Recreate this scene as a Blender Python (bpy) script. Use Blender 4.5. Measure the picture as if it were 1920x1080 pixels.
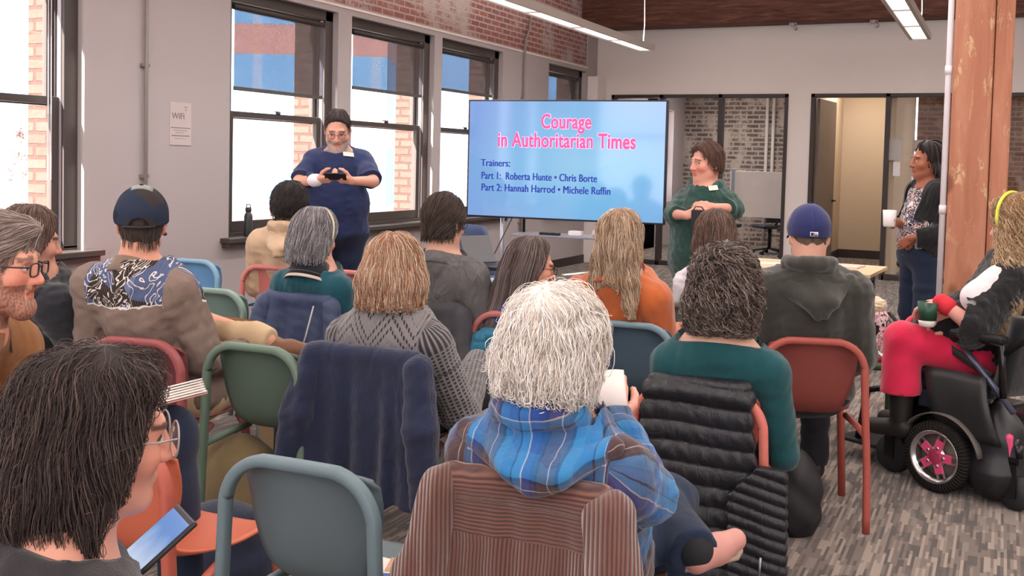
import bpy, bmesh, math, random
import numpy as np
from mathutils import Vector, Matrix, Euler
SC = bpy.context.scene
COL = SC.collection
for _o in list(bpy.data.objects):
    bpy.data.objects.remove(_o)
R = math.radians
random.seed(4)

# ------------------------------------------------------------------ camera
CF, CYAW, CPITCH, CROLL, CCY, CH = 1942.4, .443116, .0473612, .0240394, 392.46, 1.5
_fw = np.array([-math.sin(CYAW)*math.cos(CPITCH), math.cos(CPITCH)*math.cos(CYAW), -math.sin(CPITCH)])
_r = np.cross(_fw, [0, 0, 1]); _r /= np.linalg.norm(_r); _u = np.cross(_r, _fw)
_c, _s = math.cos(CROLL), math.sin(CROLL)
CR, CU = _c*_r+_s*_u, -_s*_r+_c*_u
CPOS = np.array([0, 0, CH])
cam_data = bpy.data.cameras.new('camera')
cam = bpy.data.objects.new('camera', cam_data); COL.objects.link(cam)
cam.matrix_world = Matrix(((CR[0], CU[0], -_fw[0], 0), (CR[1], CU[1], -_fw[1], 0), (CR[2], CU[2], -_fw[2], CH), (0, 0, 0, 1)))
cam_data.sensor_width = 36; cam_data.lens = CF/1920*36
cam_data.shift_y = -(540-CCY)/1920
cam_data.clip_start = .05; cam_data.clip_end = 300
SC.camera = cam
def at(x, y, D): return CPOS + D*((x-960)/CF*CR-(y-CCY)/CF*CU+_fw)      # point of the place seen at (x, y), D metres away
def ony(x, y, Y):
    d = at(x, y, 1)-CPOS; return CPOS+d*Y/d[1]
def onx(x, y, X):
    d = at(x, y, 1)-CPOS; return CPOS+d*X/d[0]
def onz(x, y, Z):
    d = at(x, y, 1)-CPOS; return CPOS+d*(Z-CH)/d[2]

# ------------------------------------------------------------------ light
vs = SC.view_settings
vs.view_transform = 'Standard'; vs.look = 'None'; vs.gamma = 1; vs.use_curve_mapping = False
vs.exposure = 0.05
W = bpy.data.worlds.new('World'); SC.world = W; W.use_nodes = True
bg = W.node_tree.nodes['Background']
bg.inputs[0].default_value = (1.0, .955, .985, 1); bg.inputs[1].default_value = 3.2
sun = bpy.data.lights.new('sun', 'SUN'); sun.energy = 36.0; sun.angle = R(1); sun.color = (1, .95, .88)
so = bpy.data.objects.new('sun', sun); COL.objects.link(so)
so.rotation_euler = Vector((.25, .76, -.60)).to_track_quat('-Z', 'Y').to_euler()
# ------------------------------------------------------------------ helpers: materials
def hx(h, k=1.0):
    h = h.lstrip('#'); o = []
    for i in (0, 2, 4):
        c = int(h[i:i+2], 16)/255
        o.append(min(1, (c/12.92 if c <= .04045 else ((c+.055)/1.055)**2.4)*k))
    return tuple(o)
def h4(h, k=1.0): return hx(h, k)+(1,)
class NT:
    def __init__(s, name):
        s.m = bpy.data.materials.new(name); s.m.use_nodes = True; s.t = s.m.node_tree
        s.b = s.t.nodes['Principled BSDF']; s.out = s.t.nodes['Material Output']
    def n(s, typ, **kw):
        nd = s.t.nodes.new(typ)
        for k, v in kw.items():
            if k[0] == 'i' and k[1:].isdigit(): s.set(nd.inputs[int(k[1:])], v)
            else: setattr(nd, k, v)
        return nd
    def set(s, inp, v):
        if isinstance(v, bpy.types.NodeSocket): s.t.links.new(v, inp)
        elif v is not None: inp.default_value = v
    def math(s, op, a, b=None, c=None):
        nd = s.t.nodes.new('ShaderNodeMath'); nd.operation = op
        s.set(nd.inputs[0], a); s.set(nd.inputs[1], b); s.set(nd.inputs[2], c); return nd.outputs[0]
    def mix(s, f, a, b, mode='MIX'):
        nd = s.t.nodes.new('ShaderNodeMix'); nd.data_type = 'RGBA'; nd.blend_type = mode
        s.set(nd.inputs[0], f); s.set(nd.inputs[6], a); s.set(nd.inputs[7], b); return nd.outputs[2]
    def attr(s, name): return s.n('ShaderNodeAttribute', attribute_name=name)
    def obj(s): return s.n('ShaderNodeTexCoord').outputs['Object']
    def noise(s, vec, scale, detail=3, rough=.5, dist=0):
        nd = s.n('ShaderNodeTexNoise'); s.set(nd.inputs['Vector'], vec)
        nd.inputs['Scale'].default_value = scale; nd.inputs['Detail'].default_value = detail
        nd.inputs['Roughness'].default_value = rough; nd.inputs['Distortion'].default_value = dist; return nd.outputs[0]
    def ramp(s, f, stops, interp='LINEAR'):
        nd = s.n('ShaderNodeValToRGB'); nd.color_ramp.interpolation = interp; e = nd.color_ramp.elements
        while len(e) < len(stops): e.new(.5)
        for i, (p, c) in enumerate(stops):
            e[i].position = p; e[i].color = c if len(c) == 4 else tuple(c)+(1,)
        s.set(nd.inputs[0], f); return nd.outputs[0]
    def scale(s, vec, v):
        nd = s.n('ShaderNodeVectorMath', operation='MULTIPLY'); s.set(nd.inputs[0], vec); nd.inputs[1].default_value = v; return nd.outputs[0]
    def sep(s, vec):
        nd = s.n('ShaderNodeSeparateXYZ'); s.set(nd.inputs[0], vec); return nd.outputs
    def comb(s, x, y, z=0.0):
        nd = s.n('ShaderNodeCombineXYZ'); s.set(nd.inputs[0], x); s.set(nd.inputs[1], y); s.set(nd.inputs[2], z); return nd.outputs[0]
    def bump(s, h, strength=.3, dist=.01):
        nd = s.n('ShaderNodeBump'); nd.inputs['Strength'].default_value = strength; nd.inputs['Distance'].default_value = dist
        s.set(nd.inputs['Height'], h); s.t.links.new(nd.outputs[0], s.b.inputs['Normal'])
    def fin(s, col=None, rough=None, spec=None, metal=None, **kw):
        if col is not None: s.set(s.b.inputs['Base Color'], col)
        if rough is not None: s.set(s.b.inputs['Roughness'], rough)
        if spec is not None: s.set(s.b.inputs['Specular IOR Level'], spec)
        if metal is not None: s.set(s.b.inputs['Metallic'], metal)
        for k, v in kw.items(): s.set(s.b.inputs[k.replace('_', ' ')], v)
        return s.m
_mc = {}
def plain(h, rough=.5, spec=.5, metal=0, var=.08, sc=6, bump=0, k=1.0):
    key = (h, rough, spec, metal, var, sc, bump, k)
    if key in _mc: return _mc[key]
    t = NT('plain_'+h.strip('#')); o = t.obj(); nz = t.noise(o, sc, 4)
    c = hx(h, k); a = tuple(x*(1-var) for x in c)+(1,); b = tuple(min(1, x*(1+var)) for x in c)+(1,)
    t.fin(t.mix(nz, a, b), rough, spec, metal)
    if bump: t.bump(t.noise(o, sc*20, 3), bump, .004)
    _mc[key] = t.m; return t.m
def emit(h, st):
    t = NT('emit_'+h.strip('#')); t.fin(h4(h), .5); t.b.inputs['Emission Color'].default_value = h4(h); t.b.inputs['Emission Strength'].default_value = st
    return t.m

# ------------------------------------------------------------------ helpers: objects
def link(name, me, m=None, parent=None):
    o = bpy.data.objects.new(name, me); COL.objects.link(o)
    if m is not None:
        for x in (m if isinstance(m, (list, tuple)) else [m]): me.materials.append(x)
    if parent is not None: o.parent = parent
    return o
def tag(o, label, cat, group=None, kind=None):
    if label: o['label'] = label
    if cat: o['category'] = cat
    if group: o['group'] = group
    if kind: o['kind'] = kind
    return o
def thing(name, label, cat, loc=(0, 0, 0), rz=0, group=None):
    o = bpy.data.objects.new(name, None); COL.objects.link(o); o.empty_display_size = .1
    o.location = tuple(float(v) for v in loc); o.rotation_euler = (0, 0, rz)
    return tag(o, label, cat, group)
def struct(o): o['kind'] = 'structure'; return o
def copy_tree(o, parent=None):
    c = o.copy(); COL.objects.link(c)
    if parent is not None: c.parent = parent
    for ch in list(o.children): copy_tree(ch, c)
    return c
class MB:                                             # collects shapes for ONE mesh
    def __init__(s): s.v = []; s.f = []; s.mi = []; s.sm = []; s.cur = 0; s.smooth = True
    def add(s, vs, fs, smooth=None):
        b = len(s.v); s.v += [tuple(float(c) for c in v) for v in vs]
        s.f += [tuple(i+b for i in f) for f in fs]; s.mi += [s.cur]*len(fs); s.sm += [s.smooth if smooth is None else smooth]*len(fs); return s
    def box(s, x0, y0, z0, x1, y1, z1, M=None):
        v = [(x, y, z) for z in (z0, z1) for y in (y0, y1) for x in (x0, x1)]
        if M is not None: v = [tuple(M @ Vector(p)) for p in v]
        return s.add(v, [(0, 2, 3, 1), (4, 5, 7, 6), (0, 1, 5, 4), (2, 6, 7, 3), (0, 4, 6, 2), (1, 3, 7, 5)], False)
    def tube(s, pts, r, n=10, closed=False, caps=True, sq=None, up=(0, 0, 1)):
        P = np.array([list(p) for p in pts], float); m = len(P)
        rr = np.full(m, r) if np.isscalar(r) else np.array(r, float)
        T = np.gradient(P, axis=0) if not closed else np.roll(P, -1, 0)-np.roll(P, 1, 0)
        T /= np.linalg.norm(T, axis=1)[:, None]+1e-9
        U = np.array(up, float); vs = []
        side = np.cross(T[0], U)
        if np.linalg.norm(side) < 1e-3: side = np.cross(T[0], [1, 0, 0])
        side /= np.linalg.norm(side)
        for i in range(m):
            side = side-T[i]*(side@T[i]); side /= np.linalg.norm(side)+1e-9
            w = np.cross(side, T[i])
            for k in range(n):
                a = 2*math.pi*k/n; ca, sa = math.cos(a), math.sin(a)
                if sq: ca = math.copysign(abs(ca)**.6, ca)*sq[0]; sa = math.copysign(abs(sa)**.6, sa)*sq[1]
                vs.append(P[i]+rr[i]*(ca*side+sa*w))
        fs = []
        for i in range(m if closed else m-1):
            j = (i+1) % m
            for k in range(n): fs.append((i*n+k, i*n+(k+1) % n, j*n+(k+1) % n, j*n+k))
        if caps and not closed: fs += [tuple(range(n))[::-1], tuple(range((m-1)*n, m*n))]
        return s.add(vs, fs, True)
    def cyl(s, a, b, r, r2=None, n=16):
        a = np.array(a, float); b = np.array(b, float); r2 = r if r2 is None else r2
        return s.tube([a, b], [r, r2], n)
    def lathe(s, prof, n=24, M=None):
        vs = []
        for (r, z) in prof:
            for k in range(n): vs.append((r*math.cos(2*math.pi*k/n), r*math.sin(2*math.pi*k/n), z))
        fs = [(i*n+k, i*n+(k+1) % n, (i+1)*n+(k+1) % n, (i+1)*n+k) for i in range(len(prof)-1) for k in range(n)]
        if prof[0][0] > 1e-6 and prof[0] != prof[-1]: fs.append(tuple(range(n))[::-1])
        if prof[-1][0] > 1e-6 and prof[0] != prof[-1]: fs.append(tuple(range((len(prof)-1)*n, len(prof)*n)))
        if M is not None: vs = [tuple(M @ Vector(p)) for p in vs]
        return s.add(vs, fs)
    def grid(s, P, thick=0, closed=False):                # P[i][j] points; optional thickness along normals
        P = np.array(P, float); a, b = P.shape[:2]
        if thick:
            dU = np.gradient(P, axis=0); dV = np.gradient(P, axis=1); N = np.cross(dU, dV); N /= np.linalg.norm(N, axis=2)[..., None]+1e-9
            Q = P-N*thick
            vs = list(P.reshape(-1, 3))+list(Q.reshape(-1, 3)); o = a*b
            fs = []
            for i in range(a-1):
                for j in range(b-1):
                    q = (i*b+j, (i+1)*b+j, (i+1)*b+j+1, i*b+j+1); fs.append(q); fs.append(tuple(o+x for x in q[::-1]))
            ed = [(i*b, (i+1)*b) for i in range(a-1)]+[((a-1)*b+j, (a-1)*b+j+1) for j in range(b-1)]+[((i+1)*b+b-1, i*b+b-1) for i in range(a-1)]+[(j+1, j) for j in range(b-1)]
            for p, q in ed: fs.append((q, p, o+p, o+q))
            return s.add(vs, fs)
        fs = [(i*b+j, (i+1)*b+j, (i+1)*b+j+1, i*b+j+1) for i in range(a-1) for j in range(b-1)]
        return s.add(P.reshape(-1, 3), fs)
    def build(s, name, m=None, parent=None, bevel=0, M=None, sub=0):
        me = bpy.data.meshes.new(name)
        v = s.v if M is None else [tuple(M @ Vector(p)) for p in s.v]
        me.from_pydata(v, [], s.f); me.polygons.foreach_set('use_smooth', s.sm); me.polygons.foreach_set('material_index', s.mi); me.update()
        o = link(name, me, m, parent)
        if bevel:
            b = o.modifiers.new('b', 'BEVEL'); b.width = bevel; b.segments = 2; b.limit_method = 'ANGLE'; b.angle_limit = R(40)
        if sub:
            b = o.modifiers.new('s', 'SUBSURF'); b.levels = sub; b.render_levels = sub
        return o
def box(name, x0, y0, z0, x1, y1, z1, m, parent=None, bevel=0):
    return MB().box(x0, y0, z0, x1, y1, z1).build(name, m, parent, bevel)
def arc(c, r, a0, a1, n, ax=0, ay=2):
    o = []
    for i in range(n):
        a = R(a0+(a1-a0)*i/(n-1)); p = list(c); p[ax] += r*math.cos(a); p[ay] += r*math.sin(a); o.append(tuple(p))
    return o
def npmesh(name, V, Q, m=None, parent=None, col=None, cuv=None, smooth=True):
    me = bpy.data.meshes.new(name); V = np.ascontiguousarray(V, np.float32); Q = np.ascontiguousarray(Q, np.int32); k = Q.shape[1]
    me.vertices.add(len(V)); me.vertices.foreach_set('co', V.ravel())
    me.loops.add(Q.size); me.loops.foreach_set('vertex_index', Q.ravel())
    me.polygons.add(len(Q)); me.polygons.foreach_set('loop_start', np.arange(0, Q.size, k, dtype=np.int32))
    me.polygons.foreach_set('use_smooth', np.full(len(Q), smooth))
    me.update(calc_edges=True)
    if col is not None:
        a = me.color_attributes.new('Col', 'FLOAT_COLOR', 'POINT'); c = np.ones((len(V), 4), np.float32); c[:, :3] = col; a.data.foreach_set('color', c.ravel())
    if cuv is not None:
        a = me.attributes.new('cuv', 'FLOAT_VECTOR', 'POINT'); a.data.foreach_set('vector', np.ascontiguousarray(cuv, np.float32).ravel())
    me.validate()
    return link(name, me, m, parent)

# ------------------------------------------------------------------ helpers: smooth solids
F = np.float32
def _n(v): v = np.array(v, float); return v/(np.linalg.norm(v)+1e-12)
def smin(a, b, k):
    if k <= 0: return np.minimum(a, b)
    h = np.maximum(k-np.abs(a-b), 0)/k
    return np.minimum(a, b)-h*h*k*F(.25)
def smax(a, b, k): return -smin(-a, -b, k)
def d_cap(p, a, b, r1, r2):
    a = np.array(a, F); b = np.array(b, F); ab = b-a; L2 = float(ab@ab)+1e-12
    q = p-a; t = np.clip((q@ab)/F(L2), 0, 1); e = q-t[:, None]*ab
    return np.sqrt((e*e).sum(1))-(F(r1)+F(r2-r1)*t)
def d_ell(p, c, r, M=None):
    q = p-np.array(c, F)
    if M is not None: q = q@np.array(M, F)              # columns of M are the ellipsoid's axes
    r = np.array(r, F); k0 = np.sqrt(((q/r)**2).sum(1)); k1 = np.sqrt(((q/(r*r))**2).sum(1))+F(1e-6)
    return k0*(k0-1)/k1
class Sd:                                             # a smooth union of capsules and ellipsoids, built in order
    def __init__(s): s.o = []
    def cap(s, a, b, r1, r2=None, k=.02): s.o.append(('c', a, b, r1, r1 if r2 is None else r2, k, 1)); return s
    def ell(s, c, r, k=.02, M=None, sub=False): s.o.append(('e', c, r, M, None, k, -1 if sub else 1)); return s
    def fn(s, f, k=.02, sub=False): s.o.append(('f', f, None, None, None, k, -1 if sub else 1)); return s
    def chain(s, pts, rs, k=.02, k0=None):
        for i in range(len(pts)-1): s.cap(pts[i], pts[i+1], rs[i], rs[i+1], (k0 if (i == 0 and k0 is not None) else k))
        return s
    def __call__(s, p):
        d = None
        for o in s.o:
            if o[0] == 'c': x = d_cap(p, *o[1:5])
            elif o[0] == 'e': x = d_ell(p, o[1], o[2], o[3])
            else: x = o[1](p)
            if d is None: d = x
            elif o[6] > 0: d = smin(d, x, o[5])
            else: d = smax(d, -x, o[5])
        return d
def local(f, c, R3, R=0.3, far=None):                   # f in a frame (columns R3 at c), skipped beyond R
    c = np.array(c, F); R3 = np.array(R3, F)
    def g(p):
        q = p-c; dd = np.sqrt((q*q).sum(1)); out = (dd-F(R)+F(.06)).astype(F); m = dd < R
        if m.any(): out[m] = f(q[m]@R3)
        return out
    return g
def waves(seed, scale, n=5, aniso=(1, 1, 1)):
    rs = np.random.RandomState(seed); K = rs.normal(size=(n, 3))*np.array(aniso)/scale*2; ph = rs.uniform(0, 6.28, n)
    K = K.astype(F); ph = ph.astype(F)
    def f(p):
        o = np.zeros(len(p), F); w = p
        for i in range(n): o += np.sin(w@K[i]+ph[i]+F(.8)*np.sin(w@K[(i+1) % n]*F(.6)))
        return o/n
    return f
def nets(fn, lo, hi, h, newton=1):
    lo = np.array(lo, float); hi = np.array(hi, float); B = 6
    nb = np.ceil((hi-lo)/h/B).astype(int)+1; n = nb*B
    bc = np.stack(np.meshgrid(*[lo[i]+(np.arange(nb[i])+.5)*B*h-.5*h for i in range(3)], indexing='ij'), -1).reshape(-1, 3).astype(F)
    D = fn(bc); near = (np.abs(D) < B*h*1.25+.012).reshape(nb)
    V = np.repeat(np.repeat(np.repeat(np.sign(D).reshape(nb).astype(F), B, 0), B, 1), B, 2)
    V6 = V.reshape(nb[0], B, nb[1], B, nb[2], B).transpose(0, 2, 4, 1, 3, 5)
    off = np.stack(np.meshgrid(*[np.arange(B)]*3, indexing='ij'), -1).reshape(-1, 3)*h
    bi = np.argwhere(near); vals = np.empty((len(bi), B**3), F)
    for c in range(0, len(bi), 1500):
        b = bi[c:c+1500]; P = (lo+b[:, None, :]*(B*h)+off[None]).reshape(-1, 3).astype(F); vals[c:c+1500] = fn(P).reshape(len(b), -1)
    V6[near] = vals.reshape(-1, B, B, B)
    S = (V < 0); c8 = np.zeros(np.array(V.shape)-1, np.int8)
    cs = [(i, j, k) for i in (0, 1) for j in (0, 1) for k in (0, 1)]
    sl = lambda i, m: slice(i, m-1+i)
    for i, j, k in cs: c8 += S[sl(i, n[0]), sl(j, n[1]), sl(k, n[2])]
    A = np.argwhere((c8 > 0) & (c8 < 8)); idx = np.full(c8.shape, -1, np.int32); idx[tuple(A.T)] = np.arange(len(A))
    cv = np.stack([V[A[:, 0]+i, A[:, 1]+j, A[:, 2]+k] for i, j, k in cs], 1)
    acc = np.zeros((len(A), 3)); cnt = np.zeros(len(A))
    for a in range(8):
        for ax in range(3):
            if cs[a][ax] == 0:
                e = list(cs[a]); e[ax] = 1; b = cs.index(tuple(e)); va, vb = cv[:, a], cv[:, b]; m = (va < 0) != (vb < 0)
                t = va[m]/(va[m]-vb[m]); q = np.tile(np.array(cs[a], float), (m.sum(), 1)); q[:, ax] = t; acc[m] += q; cnt[m] += 1
    P = lo+(A+acc/cnt[:, None])*h
    Q = []
    for ax in range(3):
        u, v = (ax+1) % 3, (ax+2) % 3
        s0 = [slice(None)]*3; s1 = [slice(None)]*3; s0[ax] = slice(0, -1); s1[ax] = slice(1, None)
        ch = S[tuple(s0)] != S[tuple(s1)]; E = np.argwhere(ch); E = E[(E[:, u] > 0) & (E[:, v] > 0) & (E[:, u] < n[u]-1) & (E[:, v] < n[v]-1)]
        ins = S[tuple(E.T)]
        def g(du, dv):
            q = E.copy(); q[:, u] -= du; q[:, v] -= dv; return idx[tuple(q.T)]
        qd = np.stack([g(1, 1), g(0, 1), g(0, 0), g(1, 0)], 1); qd[~ins] = qd[~ins][:, ::-1]; Q.append(qd[(qd >= 0).all(1)])
    Q = np.concatenate(Q) if Q else np.zeros((0, 4), int)
    P = P.astype(F)
    for _ in range(newton):
        d = fn(P); g = grad(fn, P, d, h*.4); P = P-np.clip(d, -h, h)[:, None]*g/np.maximum((g*g).sum(1), .3)[:, None]
    return P, Q
def grad(fn, P, d=None, e=.002):
    if d is None: d = fn(P)
    g = np.empty_like(P)
    for i in range(3):
        q = P.copy(); q[:, i] += F(e); g[:, i] = (fn(q)-d)/F(e)
    return g
def solid(name, fn, lo, hi, h, m, parent=None, colf=None, cuvf=None):
    P, Q = nets(fn, lo, hi, h)
    return npmesh(name, P, Q, m, parent, None if colf is None else colf(P), None if cuvf is None else cuvf(P))
# ------------------------------------------------------------------ the room
XW = -5.65; YF = 14.8
def wallpaint(h, name):
    t = NT(name); o = t.obj(); nz = t.noise(o, 1.3, 4)
    t.fin(t.mix(nz, h4(h, .96), h4(h, 1.03)), .75, .25); t.bump(t.noise(o, 140, 2), .08, .002); return t.m
M_WALL = wallpaint('#b4abac', 'dimmed_wall_paint'); M_WALLF = wallpaint('#ebe2de', 'lightened_wall_paint'); M_BEIGE = wallpaint('#c6b39c', 'beige_paint'); M_WHITE = wallpaint('#efe6e4', 'white_paint')  # window wall darkened for backlight, far wall lightened: light put into the colour
def brick_mat(name, axes, c1, c2, mort, bw=.21, bh=.068, paint_or_glare=None, pscale=2.2, plev=.5, msz=.011):
    t = NT(name); s = t.sep(t.obj()); v = t.comb(s[axes[0]], s[axes[1]])
    wob = t.n('ShaderNodeVectorMath', operation='ADD'); t.set(wob.inputs[0], v)
    nn = t.n('ShaderNodeTexNoise'); nn.inputs['Scale'].default_value = 9; t.set(nn.inputs['Vector'], t.obj())
    t.set(wob.inputs[1], t.scale(nn.outputs['Color'], (.012, .012, 0)))
    b = t.n('ShaderNodeTexBrick'); t.set(b.inputs['Vector'], wob.outputs[0]); b.inputs['Scale'].default_value = 1
    b.inputs['Brick Width'].default_value = bw; b.inputs['Row Height'].default_value = bh; b.inputs['Mortar Size'].default_value = msz
    b.inputs['Mortar Smooth'].default_value = .2; b.inputs['Bias'].default_value = -.1
    b.inputs['Color1'].default_value = h4(c1); b.inputs['Color2'].default_value = h4(c2); b.inputs['Mortar'].default_value = h4(mort)
    c = b.outputs[0]; n1 = t.noise(t.obj(), 24, 4)
    c = t.mix(t.math('MULTIPLY', n1, .5), c, t.mix(.7, c, h4(mort)))
    if paint_or_glare:
        m = t.ramp(t.math('ADD', t.noise(t.obj(), pscale, 5, .7), t.math('MULTIPLY', t.noise(t.obj(), 45, 3, .8), .35)), [(plev+.1, (0, 0, 0)), (plev+.2, (1, 1, 1))])
        c = t.mix(m, c, h4(paint_or_glare))
    t.fin(c, .9, .2); t.bump(t.math('SUBTRACT', n1, t.math('MULTIPLY', b.outputs[1], 1.2)), .7, .012); return t.m
M_BRICK = brick_mat('old_brick', (1, 2), '#9c5a54', '#7f4442', '#b7a49e', paint_or_glare='#b9aaa5', pscale=1.1, plev=.58)
M_BRICKF = brick_mat('far_brick', (0, 2), '#5f514c', '#3f3634', '#a89c93', paint_or_glare='#b3a69b', pscale=3.0, plev=.56, bw=.24, bh=.085, msz=.018)
M_BRICKR = brick_mat('brown_brick', (0, 2), '#6a4a3c', '#4a342c', '#86695a', paint_or_glare='#8d715f', pscale=3.0, plev=.6, bw=.24, bh=.08)
M_BRICKX = brick_mat('outside_brick', (0, 2), '#66514a', '#5d4840', '#4f3b36', bw=.24, bh=.085, msz=.014)
M_BRICKY = brick_mat('outside_brick_side', (1, 2), '#6a5048', '#5f463f', '#8a7a74', bw=.3, bh=.1, paint_or_glare='#f7efe9', pscale=.8, plev=.44, msz=.016)  # white patches put overexposed daylight into the brick colour
M_DARK = plain('#4a423f', .45, .4, var=.1, sc=3)
M_FRAME = plain('#3a3130', .45, .4, var=.1, sc=3)

def carpet():
    t = NT('striped_carpet'); s = t.sep(t.obj())
    def cells(wx, ly, seed):
        ix = t.math('FLOOR', t.math('DIVIDE', s[0], wx))
        w1 = t.n('ShaderNodeTexWhiteNoise', noise_dimensions='2D'); t.set(w1.inputs['Vector'], t.comb(ix, seed))
        iy = t.math('FLOOR', t.math('ADD', t.math('DIVIDE', s[1], ly), t.math('MULTIPLY', w1.outputs[0], 7.3)))
        w2 = t.n('ShaderNodeTexWhiteNoise', noise_dimensions='3D'); t.set(w2.inputs['Vector'], t.comb(ix, iy, seed)); return w2.outputs[0]
    a = cells(.0115, .17, 1.0); b = cells(.0345, .11, 5.0)
    f = t.math('ADD', t.math('MULTIPLY', a, .7), t.math('MULTIPLY', b, .38))
    c = t.ramp(f, [(.0, hx('#3a322e')), (.33, hx('#50453f')), (.42, hx('#6d6058')), (.62, hx('#86786e')), (.78, hx('#a39387'))], 'CONSTANT')
    fi = t.noise(t.obj(), 420, 2); c = t.mix(t.math('MULTIPLY', fi, .45), c, h4('#6b605a'))
    t.fin(c, .95, .15); t.bump(t.math('ADD', f, fi), .5, .006); t.b.inputs['Sheen Weight'].default_value = .25; return t.m
fl = struct(MB().box(-6.1, -6, -.2, 9, 21, 0).build('floor', carpet()))
M_CEIL = plain('#cfc4bd', .8, .2, var=.05, sc=2)  # pale colour chosen to bounce the added uplight; ceiling is unseen
ce = struct(box('ceiling', -6.1, -6, 4.1, 12, YF+.2, 4.3, M_CEIL))

WIN = [(3.60, 5.11), (6.57, 8.05), (8.27, 9.85), (10.02, 11.55), (12.97, 14.33)]
ZS, ZH = .80, 2.83
w = MB(); w.smooth = False; prev = -6
for (a, b) in [(-3.3, -1.8), (-1.5, 0.0), (.9, 2.4)]+WIN:
    w.box(XW-.30, prev, 0, XW, a, ZH); w.box(XW-.30, a, 0, XW, b, ZS); prev = b
w.box(XW-.30, prev, 0, XW, YF+.1, ZH); w.box(XW-.30, -6, ZH, XW, YF+.1, 2.9)
w.box(XW-.30, 14.38, 2.9, XW, YF+.1, 4.2)
w.cur = 1; w.box(XW-.30, -6, 2.9, XW-.012, 14.38, 4.2)
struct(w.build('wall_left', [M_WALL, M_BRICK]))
struct(box('trim_1', XW-.02, -6, 2.885, XW+.006, 14.4, 2.905, M_WHITE))
struct(box('trim_2', XW, 14.42, 0, XW+.16, YF, 2.77, M_WHITE, bevel=.004))
struct(box('baseboard_left', XW, -6, 0, XW+.015, YF, .12, M_FRAME))

def glass():
    t = NT('window_glass'); tr = t.n('ShaderNodeBsdfTransparent'); gl = t.n('ShaderNodeBsdfGlossy'); gl.inputs['Roughness'].default_value = .02
    fr = t.n('ShaderNodeFresnel'); fr.inputs['IOR'].default_value = 1.25; mx = t.n('ShaderNodeMixShader')
    t.set(mx.inputs[0], t.math('MULTIPLY', fr.outputs[0], t.math('SUBTRACT', 1.0, t.n('ShaderNodeNewGeometry').outputs['Backfacing']))); t.t.links.new(tr.outputs[0], mx.inputs[1]); t.t.links.new(gl.outputs[0], mx.inputs[2])
    t.t.links.new(mx.outputs[0], t.out.inputs[0]); return t.m
M_GLASS = glass()
def blind_mat():
    t = NT('blind_mesh'); tr = t.n('ShaderNodeBsdfTransparent'); tr.inputs[0].default_value = (.50, .52, .56, 1)
    df = t.n('ShaderNodeBsdfDiffuse'); s = t.sep(t.obj()); nz = t.noise(t.comb(t.math('MULTIPLY', s[1], 160), t.math('MULTIPLY', s[2], 8)), 1, 2)
    t.set(df.inputs[0], t.mix(nz, h4('#6f6664'), h4('#857b78'))); mx = t.n('ShaderNodeMixShader'); mx.inputs[0].default_value = .48
    t.t.links.new(tr.outputs[0], mx.inputs[1]); t.t.links.new(df.outputs[0], mx.inputs[2]); t.t.links.new(mx.outputs[0], t.out.inputs[0]); return t.m
M_BLIND = blind_mat()
M_JAMB = plain('#b9b0bd', .5, .4)
def window(i, a, b, blind, cord=False):
    e = thing('window_%d' % i, None, None, (XW, a, 0)); struct(e); e['label'] = None; del e['label']
    L = b-a; k = .13
    c = MB()                                             # dark casing, set back in the wall
    for y0, y1 in ((0, .085), (L-.115, L)): c.box(-.20, y0, ZS+.03, -.06, y1, ZH)
    c.box(-.20, 0, ZH-.09, -.06, L, ZH); c.box(-.20, 0, ZS, -.06, L, ZS+.05)
    for y0 in (.085, L-.135): c.box(-.15, y0, ZS+.05, -.125, y0+.02, ZH-.09)
    c.build('casing', M_DARK, e, .004)
    j = MB()
    for y0, y1 in ((.085, .092), (L-.122, L-.115)): j.box(-.118, y0, ZS+.05, -.085, y1, ZH-.09)
    j.build('jamb_liner', M_JAMB, e)
    s = MB(); s.box(-.06, -.10, ZS-.02, .10, L+.10, ZS+.02); s.box(.0, -.08, ZS-.06, .075, L+.08, ZS-.02); s.build('sill', M_DARK, e, .006)
    zr = 1.82                                            # meeting rail
    def sash(name, x0, x1, z0, z1, tr, br):
        m = MB(); m.box(x0, .095, z0, x1, .155, z1); m.box(x0, L-.185, z0, x1, L-.125, z1)
        m.box(x0, .155, z0, x1, L-.185, z0+br); m.box(x0, .155, z1-tr, x1, L-.185, z1); o = m.build(name, M_DARK, e, .004)
        g = box('pane', (x0+x1)/2-.003, .155, z0+br, (x0+x1)/2+.003, L-.185, z1-tr, M_GLASS, o); return o
    sash('upper_sash', -.185, -.145, zr-.03, ZH-.09, .05, .045)
    lo = sash('lower_sash', -.14, -.095, ZS+.05, zr+.03, .05, .09)
    lt = MB(); lt.cyl((-.10, L*.5, zr+.03), (-.10, L*.5, zr+.045), .022, n=10); lt.box(-.12, L*.5-.05, zr+.045, -.09, L*.5+.02, zr+.055)
    lt.build('latch', M_DARK, lo)
    return e
def blind(i, a, b, zb, label):
    L = b-a; t = thing('roller_blind', label, 'blind', (XW-.075, a, 0), 0, 'roller blinds')
    y0, y1 = .13, L-.135
    f = MB(); f.box(-.001, y0, zb, .001, y1, ZH-.14); f.build('shade', M_BLIND, t)
    q = MB(); q.tube([(-.005, y0, ZH-.13), (-.005, y1, ZH-.13)], .025, 12); q.build('roller', plain('#3c3634', .5), t)
    q = MB(); q.box(-.006, y0, zb-.012, .006, y1, zb+.02); q.build('hem_bar', plain('#57504e', .5), t)
for i, (a, b) in enumerate(WIN): window(i+1, a, b, None)
for i, (a, b) in enumerate([(-3.3, -1.8), (-1.5, 0.0), (.9, 2.4)]): window(i+6, a, b, None)
blind(2, *WIN[1], 2.03, 'grey roller blind on the tall window behind the standing man, orange bands showing through')
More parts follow.
